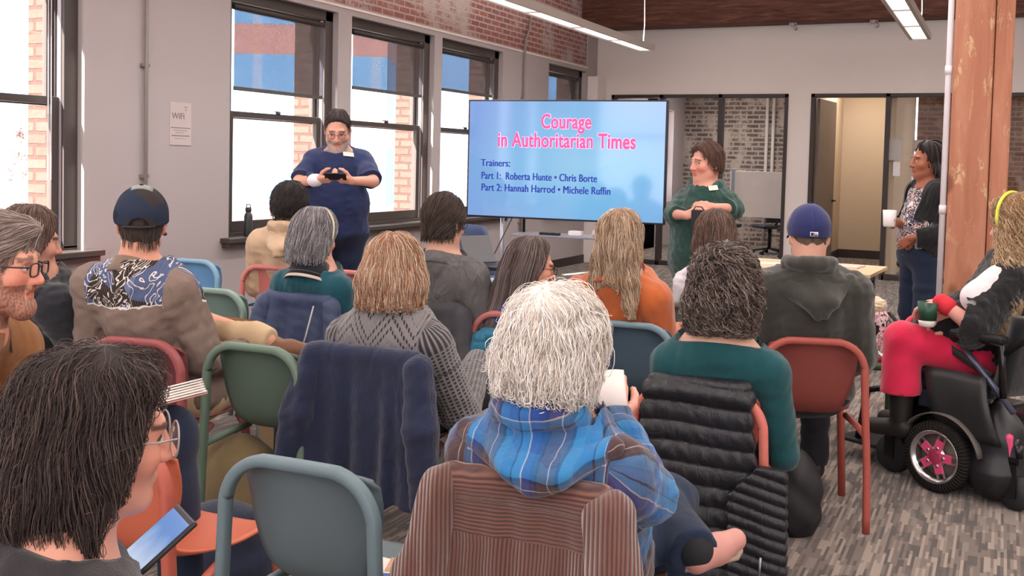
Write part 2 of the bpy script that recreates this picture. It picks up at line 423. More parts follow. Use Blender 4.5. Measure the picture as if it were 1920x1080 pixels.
blind(3, *WIN[2], 2.16, 'grey roller blind on the middle window, just right of the standing man')
blind(4, *WIN[3], 2.27, 'grey roller blind on the window left of the presentation screen, partly behind its top corner')
blind(5, *WIN[4], 1.62, 'grey roller blind on the far corner window above the presentation screen')
cd = MB(); cd.tube([(XW-.05, 4.86, 2.75), (XW-.05, 4.86, 1.3), (XW-.05, 4.872, 1.285), (XW-.05, 4.884, 1.3), (XW-.05, 4.884, 2.75)], .003, 6)
tag(cd.build('blind_cord', plain('#c9bfc6', .5)), 'looped pale blind cord hanging beside the left edge window', 'cord')
# conduits on the window wall
def conduit(name, y, z0, z1, lab, elbow=False):
    t = thing(name, lab, 'pipe', (XW, y, 0)); p = [(.03, 0, z0), (.03, 0, z1)]
    if elbow: p += [(.03, .02, z1+.1), (.03, .12, z1+.25), (.03, .2, z1+.55)]
    MB().tube(p, .014, 10).build('pipe', plain('#8d8480', .4, .5), t)
    for z in np.arange(z0+.4, z1, .8):
        m = MB(); m.box(0, -.035, z-.012, .03, .035, z+.012); m.build('clip', plain('#857b77', .4), t)
conduit('conduit', 5.64, .12, 4.0, 'thin grey electrical conduit running up the wall left of the wifi notice')
conduit('conduit', 12.12, .3, 2.95, 'thin grey conduit bending up into the brick above the presentation screen', True)

# far wall: two glazed openings
O1, O2, ZO = (-5.40, -2.78), (-2.47, 2.3), 2.52
w = MB(); w.smooth = False
w.box(XW, YF, 0, O1[0], YF+.12, ZO); w.box(O1[1], YF, 0, O2[0], YF+.12, ZO); w.box(O2[1], YF, 0, 9, YF+.12, ZO); w.box(XW, YF, ZO, 9, YF+.12, 4.2)
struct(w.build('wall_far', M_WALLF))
def timber():
    t = NT('dark_timber'); s = t.scale(t.obj(), (1.5, 14, 14)); n = t.noise(s, 1.6, 6, .65, .6)
    t.fin(t.ramp(n, [(.3, hx('#3a231c')), (.55, hx('#5f3c31')), (.75, hx('#7b5547'))]), .75, .25); t.bump(n, .4, .01); return t.m
bm_ = box('trim_3', -6.1, 14.15, 3.44, 9, 14.55, 3.86, timber(), bevel=.015); struct(bm_)
bm_ = box('trim_4', -6.1, 14.1, 3.86, 9, 14.6, 4.1, plain('#5b4a44', .8, .2)); struct(bm_)
def glazed(name, x0, x1, mull, door=None):
    e = thing(name, None, None, (0, YF, 0)); struct(e); m = MB(); d0, d1 = -.02, .14; fw = .05
    for x in [x0, x1-fw]: m.box(x, d0, 0, x+fw, d1, ZO)
    for x in mull: m.box(x-.03, d0, 0, x+.03, d1, ZO)
    m.box(x0, d0, ZO-.05, x1, d1, ZO)
    xs = [x0]+mull+[x1]
    for i in range(len(xs)-1):
        if i != door: m.box(xs[i], d0, 0, xs[i+1], d1, .07)
    m.build('frame', M_FRAME, e, .004)
    for i in range(len(xs)-1):
        if i != door: box('pane', xs[i]+.03, .05, .07, xs[i+1]-.03, .06, ZO-.05, M_GLASS, e)
    return e
glazed('window_9', O1[0], O1[1], [-4.62, -3.74]); glazed('window_10', O2[0], O2[1], [-1.46, 1.2], 0)
# the door stands open into the room behind
dr = thing('door_1', None, None, (O2[0]+.06, YF+.13, 0), R(84)); struct(dr)
box('leaf', 0, -.045, .01, .90, 0, ZO-.06, plain('#83756c', .5, .4), dr, .004)
h = MB(); h.tube([(.83, .0, 1.02), (.83, .05, 1.02), (.83, .06, 1.02), (.72, .06, 1.02)], .011, 8); h.cyl((.83, 0, 1.02), (.83, .012, 1.02), .028)
h.tube([(.83, -.045, 1.02), (.83, -.1, 1.02), (.72, -.105, 1.02)], .011, 8); h.cyl((.83, -.045, 1.02), (.83, -.057, 1.02), .028)
h.build('handle', plain('#241f1e', .35, .5), dr)
# rooms behind the glass
struct(box('wall_back_brick', -6.1, 19.6, 0, -2.62, 19.8, 3.4, M_BRICKF))
struct(box('wall_back_partition', -2.62, YF+.14, 0, -2.52, 19.8, 3.4, M_WALL))
w = MB(); w.smooth = False; w.box(-2.52, YF+.14, 0, -2.49, 18.1, 2.9); w.box(-2.52, 18.1, 0, -1.36, 18.2, 2.9); w.box(-1.46, YF+.14, 0, -1.36, 18.1, 2.9)
struct(w.build('wall_back_beige', M_BEIGE))
w = MB(); w.smooth = False; w.box(-2.49, YF+1.1, 0, -2.475, 18.1, .14); w.box(-2.49, 18.085, 0, -1.46, 18.1, .14); struct(w.build('baseboard_back', M_FRAME))
struct(box('wall_back_brown', -1.36, 18.6, 0, 6, 18.8, 3.4, M_BRICKR))
w = MB(); w.smooth = False
for a, b in ((YF+.14, 16.4), (17.3, 17.9), (18.9, 19.8)): w.box(-6.1, a, 0, XW, b, 3.4)
w.box(-6.1, 16.4, 0, XW, 18.9, .8); w.box(-6.1, 16.4, 2.5, XW, 18.9, 3.4); struct(w.build('wall_back_left', M_WALL))
for i, (a, b) in enumerate(((16.4, 17.3), (17.9, 18.9))):
    e = thing('window_%d' % (11+i), None, None, (XW-.2, a, 0)); struct(e); m = MB()
    for y in (0, b-a-.05): m.box(0, y, .8, .06, y+.05, 2.5)
    for z in (.8, 1.6, 2.45): m.box(0, 0, z, .06, b-a, z+.05)
    m.build('frame', M_DARK, e); box('pane', .02, .05, .85, .03, b-a-.05, 2.45, M_GLASS, e)

struct(box('ceiling_back', -6.1, YF+.2, 3.0, 6.2, 19.8, 3.1, M_WHITE))
for (x, y, e_) in ((-4.2, 17.2, 60), (-2.0, 16.8, 34), (.8, 16.8, 40)):  # unseen fill lamps added to light the rooms behind the glass
    ld = bpy.data.lights.new('back_room_fill', 'AREA'); ld.shape = 'RECTANGLE'; ld.size = .9; ld.size_y = 1.2; ld.energy = e_; ld.color = (1, .93, .85)
    lo = bpy.data.objects.new('back_room_fill', ld); COL.objects.link(lo); lo.location = (x, y, 2.95)
# unseen wall behind the audience, its tall windows added for fill light
w = MB(); w.smooth = False; prev = XW
FILLW = [(-5.4, -3.3), (-3.1, -1.0), (-.8, 1.3), (1.5, 3.6), (3.8, 5.9), (6.1, 8.6)]
for (a, b) in FILLW:
    w.box(prev, -6.3, 0, a, -6, 4.2); w.box(a, -6.3, 0, b, -6, .45); w.box(a, -6.3, 3.7, b, -6, 4.2); prev = b
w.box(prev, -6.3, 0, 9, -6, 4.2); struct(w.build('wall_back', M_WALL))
for i, (a, b) in enumerate(FILLW):
    e = thing('window_%d' % (13+i), None, None, (a, -6.2, 0)); struct(e); m = MB(); L = b-a
    for x in (0, L-.08): m.box(x, 0, .45, x+.08, .08, 3.7)
    for z in (.45, 2.0, 3.62): m.box(0, 0, z, L, .08, z+.08)
    m.build('frame', M_DARK, e); box('pane', .08, .03, .53, L-.08, .04, 3.62, M_GLASS, e)

struct(box('wall_right', 9, -6.3, 0, 9.2, YF+.2, 4.2, M_WALL))
# outside: brick reveals beside each window and the buildings across the street
for i, (a, b) in enumerate(WIN):
    struct(box('wall_outside', XW-.42, b-.10, -1, XW-.205, b+.09, 4.2, M_BRICKX))
tag(box('brick_building', -12, 6.3, -6, -9.5, 8.2, 1.9, M_BRICKY), 'pale sunlit brick building just outside the left edge window', 'building')
def facade():
    t = NT('blue_facade'); s = t.sep(t.obj()); fz = t.math('FRACT', t.math('DIVIDE', t.math('ADD', s[2], 6.9), 2.9)); fy = t.math('FRACT', t.math('DIVIDE', s[0], 1.9))
    band = t.math('LESS_THAN', fz, .33); pier = t.math('LESS_THAN', fy, .16)
    c = t.mix(t.noise(t.obj(), .35, 2), h4('#66acdf'), h4('#8cc4ec')); c = t.mix(t.math('MULTIPLY', pier, .35), c, h4('#d9d3d6')); c = t.mix(t.math('MULTIPLY', band, .8), c, h4('#e2906c'))
    t.fin(c, .6, .2); return t.m
b_ = MB(); b_.box(-14, 0, -6, 10, 8, 14); b_.box(-12, 1, 14, 8, 7, 16); b_ = tag(b_.build('office_building', facade()), 'blue office building with orange bands seen through the blinds', 'building')
b_.location = (-27, 24, 0); b_.rotation_euler = (0, 0, R(26))
b_ = tag(box('office_building', -15, 0, -6, 15, 9, 19, plain('#86b9e4', .5, .3, sc=.3)), 'plain blue office building seen through the middle window blind', 'building')
b_.location = (-28, 52, 0); b_.rotation_euler = (0, 0, R(28))
struct(box('ground_outside', -80, -40, -6.2, -6.3, 80, -6, plain('#cfc8c4', .9)))

# timber post with its white pipe
PX0, PX1, PY = -.295, .015, 6.45
def postwood():
    t = NT('post_timber'); s = t.scale(t.obj(), (9, 9, .9)); n = t.noise(s, 1.5, 6, .6, .8); n2 = t.noise(t.obj(), 3, 3)
    c = t.ramp(n, [(.25, hx('#9c6148')), (.5, hx('#b87d62')), (.75, hx('#cb967a'))]); c = t.mix(t.math('MULTIPLY', n2, .5), c, h4('#b57a66'))
    sc = t.ramp(t.noise(t.scale(t.obj(), (12, 12, 4)), 1.2, 6, .75, .4), [(.55, (0, 0, 0)), (.61, (1, 1, 1))]); msk = t.ramp(t.noise(t.obj(), 1.6, 2), [(.42, (0, 0, 0)), (.6, (1, 1, 1))])
    f = t.math('MULTIPLY', sc, msk); c = t.mix(t.math('MULTIPLY', f, .8), c, h4('#e3bd92'))
    kn = t.n('ShaderNodeTexVoronoi'); kn.inputs['Scale'].default_value = 1; t.set(kn.inputs['Vector'], t.scale(t.obj(), (3.2, 3.2, 1.9)))
    k = t.ramp(kn.outputs['Distance'], [(.07, (1, 1, 1)), (.13, (0, 0, 0))]); c = t.mix(t.math('MULTIPLY', k, .65), c, h4('#6d3a26'))
    t.fin(c, .7, .3); t.bump(t.math('ADD', n, t.math('MULTIPLY', f, -.6)), .5, .012); return t.m
M_POST = postwood()
ps = thing('trim_5', None, None, ((PX0+PX1)/2, PY+.15, 0)); struct(ps); hw = (PX1-PX0)/2
m = MB(); m.box(-hw, -.15, 0, hw-.10, .15, 4.1); m.build('post', M_POST, ps, .012)
m = MB(); m.box(hw-.097, -.143, 0, hw, .15, 4.1); m.build('post_side', M_POST, ps, .012)
t = thing('conduit', 'white painted pipe running up the left side of the timber post', 'pipe', (PX0-.022, PY+.02, 0))
MB().tube([(0, 0, .05), (0, 0, 2.2), (0, 0, 4.1)], .017, 12).build('pipe', plain('#ded6db', .4, .5), t)
for z in (1.25, 2.05, 2.9):
    MB().cyl((0, 0, z), (0, 0, z+.05), .021).build('coupling', plain('#e3dcdf', .4), t)

# pendant lamps
def lamp(x, y0, y1, z, label, nd):
    t = thing('pendant_light', label, 'lamp', (x, y1, z), 0, 'linear pendant lights'); L = y1-y0
    b = MB(); b.box(-.11, -L, .0, -.075, 0, .06); b.box(.075, -L, 0, .11, 0, .06); b.box(-.11, -L, .055, .11, 0, .075); b.box(-.11, -.012, 0, .11, 0, .06)
    for i in range(1, nd): b.box(-.08, -L*i/nd-.012, .0, .08, -L*i/nd+.012, .02)
    b.build('housing', plain('#b5aba6', .4, .4), t, .003)
    me = MB(); me.box(-.075, -L, .012, .075, -.012, .02); me.build('diffuser', emit('#fff3ea', 1.8), t)
    for yy in (-.12, -L+.2):
        c = MB(); c.tube([(0, yy, .07), (.015, yy, .3), (.0, yy+.01, .7), (0, yy, 4.1-z)], .006, 6); c.build('cable', plain('#efe9ea', .5), t)
    ld = bpy.data.lights.new('lamp_light', 'AREA'); ld.shape = 'RECTANGLE'; ld.size = .14; ld.size_y = L-.1; ld.energy = LAMPW*L; ld.color = (1, .965, .94)
    lo = bpy.data.objects.new('lamp_light', ld); COL.objects.link(lo); lo.parent = t; lo.location = (0, -L/2, -.005)
    ld = bpy.data.lights.new('fill_uplight', 'AREA'); ld.shape = 'RECTANGLE'; ld.size = .14; ld.size_y = L-.1; ld.energy = FILLUP*L; ld.color = (1, .965, .945)  # upward fill light added for soft light from the ceiling
    lo = bpy.data.objects.new('fill_uplight', ld); COL.objects.link(lo); lo.parent = t; lo.location = (0, -L/2, .085); lo.rotation_euler = (math.pi, 0, 0)
LAMPW = 7; FILLUP = 17
lamp(-4.03, 3.2, 12.2, 2.87, 'long white linear pendant light hanging over the presentation screen', 8)
lamp(-.90, 3.2, 12.2, 2.92, 'white linear pendant light hanging just left of the timber post', 8)
for x_ in (2.4, 5.6): lamp(x_, -4.0, 12.2, 2.9, 'white linear pendant light in the right of the room, '+('nearer the post' if x_ < 3 else 'nearer the far right wall'), 14)  # this row and the next two: unseen pendants added as fill light
lamp(-4.03, -5.0, 2.6, 2.87, 'white linear pendant light behind the photographer on the window side', 7)
lamp(-.90, -5.0, 2.6, 2.92, 'white linear pendant light behind the photographer in the middle of the room', 7)
# sprinkler heads under the beam
for i, (x, y) in enumerate(((1487, 38), (1639, 30))):
    p = ony(x, y, 14.3)
    s = MB(); s.cyl((0, 0, .01), (0, 0, -.05), .035, n=10); s.box(-.05, -.01, -.03, .05, .01, .0); s.cyl((.05, -.05, -.09), (.02, 0, -.04), .028, n=8)
    o = s.build('sprinkler_head', plain('#a39a95', .4, .5)); o.location = p; o.location.z = 3.44
    tag(o, ['steel sprinkler head under the dark beam above the left glass wall', 'steel sprinkler head under the dark beam beside the right pendant light'][i], 'sprinkler', 'sprinkler heads')
# wifi notice
def text(name, body, size, m, parent, loc, rot, sx=1, off=0, ext=.0006, align='LEFT', sp=1, lsp=1, fat=0):
    cu = bpy.data.curves.new(name, 'FONT'); cu.body = body; cu.size = size; cu.offset = off; cu.extrude = ext; cu.align_x = align; cu.space_character = sp; cu.space_line = lsp
    tmp = bpy.data.objects.new(name, cu); COL.objects.link(tmp); bpy.context.view_layer.update()
    me = bpy.data.meshes.new_from_object(tmp.evaluated_get(bpy.context.evaluated_depsgraph_get())); bpy.data.objects.remove(tmp)
    for v in me.vertices: v.co.x *= sx
    if fat:
        b = bmesh.new(); b.from_mesh(me); g0 = b.verts[:]+b.edges[:]+b.faces[:]
        for k in (1, 2):
            r = bmesh.ops.duplicate(b, geom=g0); bmesh.ops.translate(b, vec=(fat*k, 0, 0), verts=[v for v in r['geom'] if isinstance(v, bmesh.types.BMVert)])
        b.to_mesh(me); b.free()
    o = link(name, me, m, parent); o.location = loc; o.rotation_euler = rot; me.materials.clear(); me.materials.append(m); return o
ns = thing('wifi_notice', 'paper notice about the wifi pinned to the wall above the man in the cap', 'notice', (XW+.001, 5.905, 1.55))
WW, WH = .225, .325
box('paper', 0, 0, 0, .002, WW, WH, plain('#c8bbb9', .7), ns)
gm = plain('#8a7f80', .6)
box('frame_line', .002, 0, 0, .003, WW, .004, gm, ns)
text('lettering', 'WiFi', .065, gm, ns, (.003, .02, WH*.62), (R(90), 0, R(90)), 1.05, .001)
m = MB()
for k, (z, a, b, hh) in enumerate(((.13, .01, .215, .007), (.112, .04, .18, .004), (.095, .06, .15, .003), (.07, .02, .205, .008), (.05, .05, .17, .003))): m.box(.002, a, z, .003, b, z+hh)
for k in range(3): m.tube([(.003, .165+.012*k*math.cos(a), .245+.02*k+.008*math.sin(a)) for a in np.linspace(.6, 2.5, 6)], .0022, 4)
m.build('print', gm, ns)
# ------------------------------------------------------------------ chairs
def spline(P, n):
    P = np.array(P, float); m = len(P); t = np.linspace(0, m-1, n); out = np.empty((n, P.shape[1]))
    for k, x in enumerate(t):
        i = min(int(x), m-2); u = x-i; p0, p1, p2, p3 = P[max(i-1, 0)], P[i], P[i+1], P[min(i+2, m-1)]
        out[k] = .5*((2*p1)+(-p0+p2)*u+(2*p0-5*p1+4*p2-p3)*u*u+(-p0+3*p1-3*p2+p3)*u**3)
    return out
def plastic(h):
    t = NT('plastic_'+h.strip('#')); o = t.obj(); nz = t.noise(o, 5, 3)
    t.fin(t.mix(nz, h4(h, .95), h4(h, 1.05)), .48, .4); t.bump(t.noise(o, 900, 2), .06, .001); return t.m
def hoop_pts(w=.205, w0=.232, zt=.785, rc=.12, y=-.235):
    p = [(-w0, y-.01, 0), (-w0+.004, y, .25), (-w-.008, y, .5), (-w, y, zt-rc)]
    p += [(-w+rc-rc*math.cos(a), y, zt-rc+rc*math.sin(a)) for a in np.linspace(.2, math.pi/2, 7)]
    return p+[(-q[0], q[1], q[2]) for q in p[::-1]]
def chair(label, x, y, rz, frame, shell=None, seat=None, group='moulded chairs of the audience'):
    t = thing('stacking_chair', label, 'chair', (x, y, 0), rz, group)
    # (x, y) is the middle of the back rim: the origin is set on the floor under the seat
    c, s = math.cos(rz), math.sin(rz); t.location = (x-s*.235, y+c*.235, 0)
    mf = plastic(frame); ms = plastic(shell or frame)  # some shell colours darkened to carry the weaker light low in the room
    MB().tube(spline(hoop_pts(), 60), .0155, 12, sq=(.95, 1.15), up=(0, 1, 0)).build('back_frame', mf, t)
    prof = spline([(-.225, .778, .178), (-.214, .74, .188), (-.198, .66, .185), (-.182, .58, .168), (-.16, .51, .148), (-.12, .465, .142), (-.05, .448, .178), (.05, .444, .203), (.15, .449, .208), (.21, .449, .203), (.245, .432, .195)], 40)
    P = []
    for k, (yy, z, hw) in enumerate(prof):
        b = min(1, max(0, (z-.46)/.2)); row = []
        for u in np.linspace(-1, 1, 15):
            row.append((hw*u, yy+.035*b*u*u*(1 if z < .76 else .6), z+(1-b)*.022*u**4 if z < .6 else z-.012*u**4*(z > .72)))
        P.append(row)
    MB().grid(P, .009).build('shell', ms, t)
    for sx in (-1, 1):
        MB().tube([(sx*.185, .19, .435), (sx*.2, .215, .38), (sx*.225, .25, 0)], .015, 10, sq=(1, 1.1)).build('leg', mf, t)
        MB().tube([(sx*.18, .0, .43), (sx*.205, -.1, .415), (sx*.221, -.232, .40)], [.014, .014, .016], 10).build('bracket', mf, t)
    return t
CH_ = {}
def C(key, label, rz, frame, shell=None, seat=None, x=None, y=None):
    CH_[key] = (x, y, R(rz)); return chair(label, x, y, R(rz), frame, shell)
C('A', 'empty slate grey chair in the front of the photo, nearest to the camera', 2, '#687b83', '#5f6d73', x=-1.44, y=1.92)
C('B', 'empty dark green chair left of the navy fleece jacket', 3, '#697e70', '#56685d', x=-2.48, y=3.02)
C('C', 'dusty red chair of the man in the dark cap and embroidered shirt', 8, '#9c5456', '#7d4448', x=-2.93, y=2.89)
C('D', 'dark green chair of the person in the black hoodie at the left edge', 5, '#5d7565', '#4f6657', x=-3.57, y=2.97)
C('R', 'orange red chair with bright seat beside the empty slate grey chair', 2, '#b05a4c', '#c96a50', x=-1.99, y=1.86)
C('S', 'dark green chair at the left edge under the bearded man', -38, '#5d7565', '#4f6657', x=-3.02, y=1.66)
C('E', 'chair of the white haired person, under the brown corduroy jacket', 2, '#8c6a58', x=-.91, y=2.03)
C('F', 'chair with the navy fleece jacket over its back', 2, '#7b4a48', x=-2.04, y=3.12)
C('G', 'coral red chair showing beside the black quilted jacket', 4, '#cf7468', '#a8524b', x=-.85, y=3.21)
C('H', 'slate blue chair of the person in the orange fleece', 4, '#748b97', '#485b6b', x=-1.48, y=4.34)
C('I', 'brick red chair of the man in the blue cap, its legs on open carpet', 18, '#a9544a', '#82403a', x=-.68, y=4.37)
C('J', 'dusty pink chair of the person with very long dark hair', 2, '#bd7473', '#8a4a4a', x=-2.02, y=4.30)
C('K', 'salmon chair of the person in the tan hooded jacket', 4, '#d0807a', '#c97872', x=-4.18, y=5.25)
C('L', 'salmon chair showing between the teal sweater and the auburn bob', 4, '#d0807a', '#c97872', x=-3.66, y=5.32)
C('Lp', 'grey green chair just right of the embroidered shirt', 4, '#8ea79d', '#77928a', x=-3.70, y=4.17)
C('M', 'sky blue chair against the window wall right of the man in the dark cap', 4, '#86aec9', '#6a9ccb', x=-4.82, y=5.25)
C('N', 'red chair half hidden behind the neck of the man in the dark cap', 4, '#bb5752', '#b9625c', x=-5.30, y=5.30)
C('O', 'chair with the shiny navy rain jacket over its back', 4, '#6b7a74', x=-3.14, y=4.19)
C('P', 'chair with the dark grey jacket, behind the man in the grey shirt', 4, '#6b7a74', x=-2.46, y=4.27)
C('Q', 'pale blue chair between the grey shirt and the long dark hair', 4, '#a5c4cf', '#7f9aa5', x=-2.74, y=5.47)
C('W', 'chair of the person in the white top', 4, '#6b7a74', x=-1.38, y=5.15)

# ------------------------------------------------------------------ jackets over chair backs
def cloth(name, h, h2=None, rough=.85, sheen=.3, fib=700, bump=.35, var=.12, spec=.2, folds=.25):
    t = NT(name); o = t.obj(); n1 = t.noise(o, 7, 4); n2 = t.noise(o, fib, 2)
    c = t.mix(n1, h4(h, 1-var), h4(h2 or h, 1+var)); c = t.mix(t.math('MULTIPLY', n2, .3), c, h4(h, .75))
    t.fin(c, rough, spec); t.b.inputs['Sheen Weight'].default_value = sheen; t.b.inputs['Sheen Roughness'].default_value = .5
    hgt = t.math('ADD', t.math('MULTIPLY', n2, .25), t.math('MULTIPLY', t.noise(t.scale(o, (1, 1, .45)), 11, 3, .5, 1.2), folds*4))
    t.bump(hgt, bump, .024); return t.m
def jacket(label, key, m, zb, wt=.215, wb=.26, seed=1, sleeves=(-1, 1), fold=.016, cat='jacket', quilt=0, h=.007, slz=(.3, .3), extra=None, shift=0, front=True, collar=False, yoke=None, cuv=False, slr=.05):
    x, y, rz = CH_[key]; c, s = math.cos(rz), math.sin(rz)
    t = thing('jacket', label, cat, (x-s*.235, y+c*.235, 0), rz)
    wv = waves(seed, .06, 4, (1, .2, .12)); wv2 = waves(seed+7, .03, 4)
    def body(p):
        X, Y, Z = p[:, 0]-F(shift), p[:, 1], p[:, 2]; u = np.clip((F(.78)-Z)/F(.78-zb), 0, 1.2)
        w_ = wt+(wb-wt)*u; yc = F(-.268)-F(.03)*u+F(.012)*np.cos(X*9)
        amp = F(fold)*(F(.25)+u*F(1.1))
        f = wv(p)*amp*F(1.6)+wv2(p)*F(.0025)
        q = np.abs(Y-yc-f)-F(.014)
        d = np.maximum(q, np.abs(X)-w_-f*F(.6)); d = np.maximum(d, F(zb)-Z+f*F(.8)); d = smax(d, Z-F(.795), .05)
        top = d_cap(p, (-wt+.03+shift, -.243, .790), (wt-.03+shift, -.243, .790), .035, .035)+f*F(.4)
        d = smin(d, top, .03)
        if front:
            yc2 = F(-.195)+F(.012)*u
            q2 = np.maximum(np.abs(Y-yc2-f*F(.3))-F(.012), np.maximum(np.abs(X)-F(wt-.01), np.maximum(F(.62)-Z, Z-F(.795)))); d = smin(d, q2, .02)
        if quilt:
            zz = Z+F(.006)*np.sin(X*F(14))+F(.25)*np.abs(X)*0; d = d-F(.010)*np.abs(np.sin(zz*F(math.pi/quilt)))**F(.7)+F(.004)
        return d
    def sleeve(sx, zs):
        def g(p):
            f = wv(p)*F(.012)+wv2(p)*F(.004)
            a = (sx*(wt-.005)+shift, -.262, .765); b = (sx*(wt+.03)+shift, -.30, .56); e = (sx*(wb+.005)+shift, -.315, zs)
            d = smin(d_cap(p, a, b, slr*.9, slr*1.06), d_cap(p, b, e, slr*1.06, slr*.85), .02)
            d = smax(d, F(zs)-p[:, 2], .01)
            if quilt: d = d-F(.007)*np.abs(np.sin(p[:, 2]*F(math.pi/quilt)))**F(.7)+F(.003)
            return d+f
        return g
    lo, hi = (-.42, -.46, max(zb-.05, -.0)), (.42, -.1, .9)
    cf = (lambda P: np.stack([P[:, 0], P[:, 2]-.5*(P[:, 1]+.26)*(P[:, 2] > .76), P[:, 1]], 1)) if cuv else None
    solid('body_panel', body, lo, hi, h, m, t, None, cf)
    for sx in sleeves:
        zs = slz[0] if sx < 0 else slz[1]
        cs = (lambda P, sx=sx: np.stack([P[:, 0]*.9+P[:, 1]*.4, P[:, 2]*.3, P[:, 1]], 1)) if cuv else None
        solid('sleeve', sleeve(sx, zs), lo, hi, h, m, t, None, cs)
    return t
M_FLEECE = cloth('navy_fleece', '#20263c', '#2c3552', fib=260, bump=.55, sheen=.25)
jk = jacket('navy fleece jacket hanging over a chair back behind the auburn haired person', 'F', M_FLEECE, .27, .225, .285, 3, slz=(.38, .27), slr=.06)
def corduroy():
    t = NT('brown_corduroy'); a = t.attr('cuv').outputs['Vector']; s = t.sep(a); up = t.math('GREATER_THAN', s[1], .685)
    nz = t.noise(a, 3.5, 3); k = t.math('ADD', t.mix(up, s[0], s[1]), t.math('MULTIPLY', nz, .03))
    rib = t.math('ADD', t.math('MULTIPLY', t.math('SINE', t.math('MULTIPLY', k, 2*math.pi/.0085)), .5), .5)
    c = t.mix(rib, h4('#40292a'), h4('#7f564c')); c = t.mix(t.math('MULTIPLY', t.noise(t.obj(), 9, 4), .5), c, h4('#6a473e'))
    t.fin(c, .9, .15); t.b.inputs['Sheen Weight'].default_value = .5; t.bump(t.math('ADD', rib, t.math('MULTIPLY', t.noise(t.obj(), 10, 3), 3)), .6, .006); return t.m
M_CORD = corduroy()
jacket('brown corduroy jacket over the chair back at the bottom of the photo', 'E', M_CORD, .30, .20, .25, 12, slz=(.34, .40), cuv=True, h=.006, fold=.011, slr=.055)
M_PUFF = NT('black_nylon'); o_ = M_PUFF.obj(); M_PUFF.bump(M_PUFF.noise(M_PUFF.scale(o_, (1, 1, .5)), 26, 4, .6, 1.0), .55, .012); M_PUFF = M_PUFF.fin(M_PUFF.mix(M_PUFF.noise(o_, 5, 3), h4('#17171b'), h4('#23242c')), .38, .45)
jk = jacket('black quilted puffer jacket over a coral chair back, right of the plaid shirt', 'G', M_PUFF, .12, .168, .235, 5, quilt=.062, fold=.010, sleeves=(), h=.006)
wv_ = waves(61, .07, 4, (1, .2, .3))
def side_panel(p):
    z = p[:, 2]; xc = F(.20)+F(.03)*(F(.6)-z); d = np.maximum(np.abs(p[:, 1]+F(.315)+wv_(p)*F(.012)-F(.05)*(p[:, 0]-F(.19)))-F(.016), np.abs(p[:, 0]-xc)-F(.085)); d = np.maximum(d, np.maximum(F(.12)-z, z-F(.58)+F(1.1)*np.maximum(0, F(.20)-p[:, 0])))
    return d-F(.008)*np.abs(np.sin((z+p[:, 0]*F(.25))*F(math.pi/.036)))**F(.7)+F(.003)
solid('side_panel', side_panel, (.05, -.46, .08), (.36, -.2, .66), .005, M_PUFF, jk)
MB().tube([(.225, -.352, .32), (.222, -.354, .25)], .004, 6).build('zip_pull', plain('#9a9a9e', .3, .5, .8), jk)
M_RAIN = cloth('navy_shell', '#333f5c', '#42527a', rough=.45, sheen=.1, fib=300, bump=.3, spec=.5)
jk = jacket('shiny navy rain jacket over the chair back of the grey haired person', 'O', M_RAIN, .40, .20, .25, 8, sleeves=(-1, 1), slz=(.45, .42), fold=.02)
MB().tube([(.13, -.325, .77), (.10, -.345, .62), (.05, -.352, .46)], .004, 6).build('drawcord', plain('#c9c4c8', .6), jk)
jacket('dark grey jacket over the chair back of the man in the grey shirt', 'P', cloth('grey_shell', '#4a4a50', rough=.6, sheen=.1), .4, .2, .23, 9, slz=(.45, .45), h=.009)
jacket('teal puffer jacket over the pink chair left of the white hair', 'J', cloth('teal_nylon', '#2e6d8a', '#3c86a6', rough=.45, sheen=.1, bump=.3), .30, .19, .22, 15, quilt=.07, sleeves=(-1,), slz=(.35, .3), h=.008, shift=.03).location.z = -.11

# ------------------------------------------------------------------ presentation screen
TL, TR_ = np.array([-3.80, 7.175]), np.array([-2.235, 7.31]); tc = (TL+TR_)/2; tdir = TR_-TL; TW = np.linalg.norm(tdir); TH = .912; trz = math.atan2(tdir[1], tdir[0]); tz = 1.052
tv = thing('presentation_screen', 'large flat screen with a blue slide titled Courage, on a wheeled stand', 'screen', (tc[0], tc[1], 0), trz)
M_BLK = plain('#17161a', .4, .5); M_TVB = plain('#1c1d30', .35, .5)
b = MB(); b.box(-TW/2, .0, tz, TW/2, .05, tz+TH); b.box(-.45, .05, tz+.15, .45, .085, tz+.7); b.build('housing', M_TVB, tv, .004)
def slide():
    t = NT('slide_blue'); s = t.sep(t.obj()); u = t.math('DIVIDE', s[0], TW); v = t.math('DIVIDE', t.math('SUBTRACT', s[2], tz), TH)
    def dist(cx, cy, kx=1.0): return t.math('POWER', t.math('ADD', t.math('POWER', t.math('MULTIPLY', t.math('SUBTRACT', u, cx), kx), 2), t.math('POWER', t.math('SUBTRACT', v, cy), 2)), .5)
    g = t.ramp(dist(.08, .48, 1.2), [(0, hx('#92cdf0')), (.35, hx('#7fbdec')), (.75, hx('#86aee6'))])
    arc_ = t.ramp(dist(.42, .12, 1.1), [(.40, (1, 1, 1)), (.43, (0, 0, 0))]); g = t.mix(t.math('MULTIPLY', arc_, .35), g, h4('#6fc0f0'))
    d2 = t.ramp(dist(-.62, .9), [(.1, (1, 1, 1)), (.5, (0, 0, 0))]); g = t.mix(t.math('MULTIPLY', d2, .6), g, h4('#7d9fe6'))
    t.fin((.01, .012, .02, 1), .12, .5); t.b.inputs['Coat Weight'].default_value = 1; t.b.inputs['Coat IOR'].default_value = 1.6; t.b.inputs['Coat Roughness'].default_value = .06; t.set(t.b.inputs['Emission Color'], g); t.b.inputs['Emission Strength'].default_value = .94
    return t.m
scr = box('screen', -TW/2+.012, -.003, tz+.014, TW/2-.012, .002, tz+TH-.012, slide(), tv)
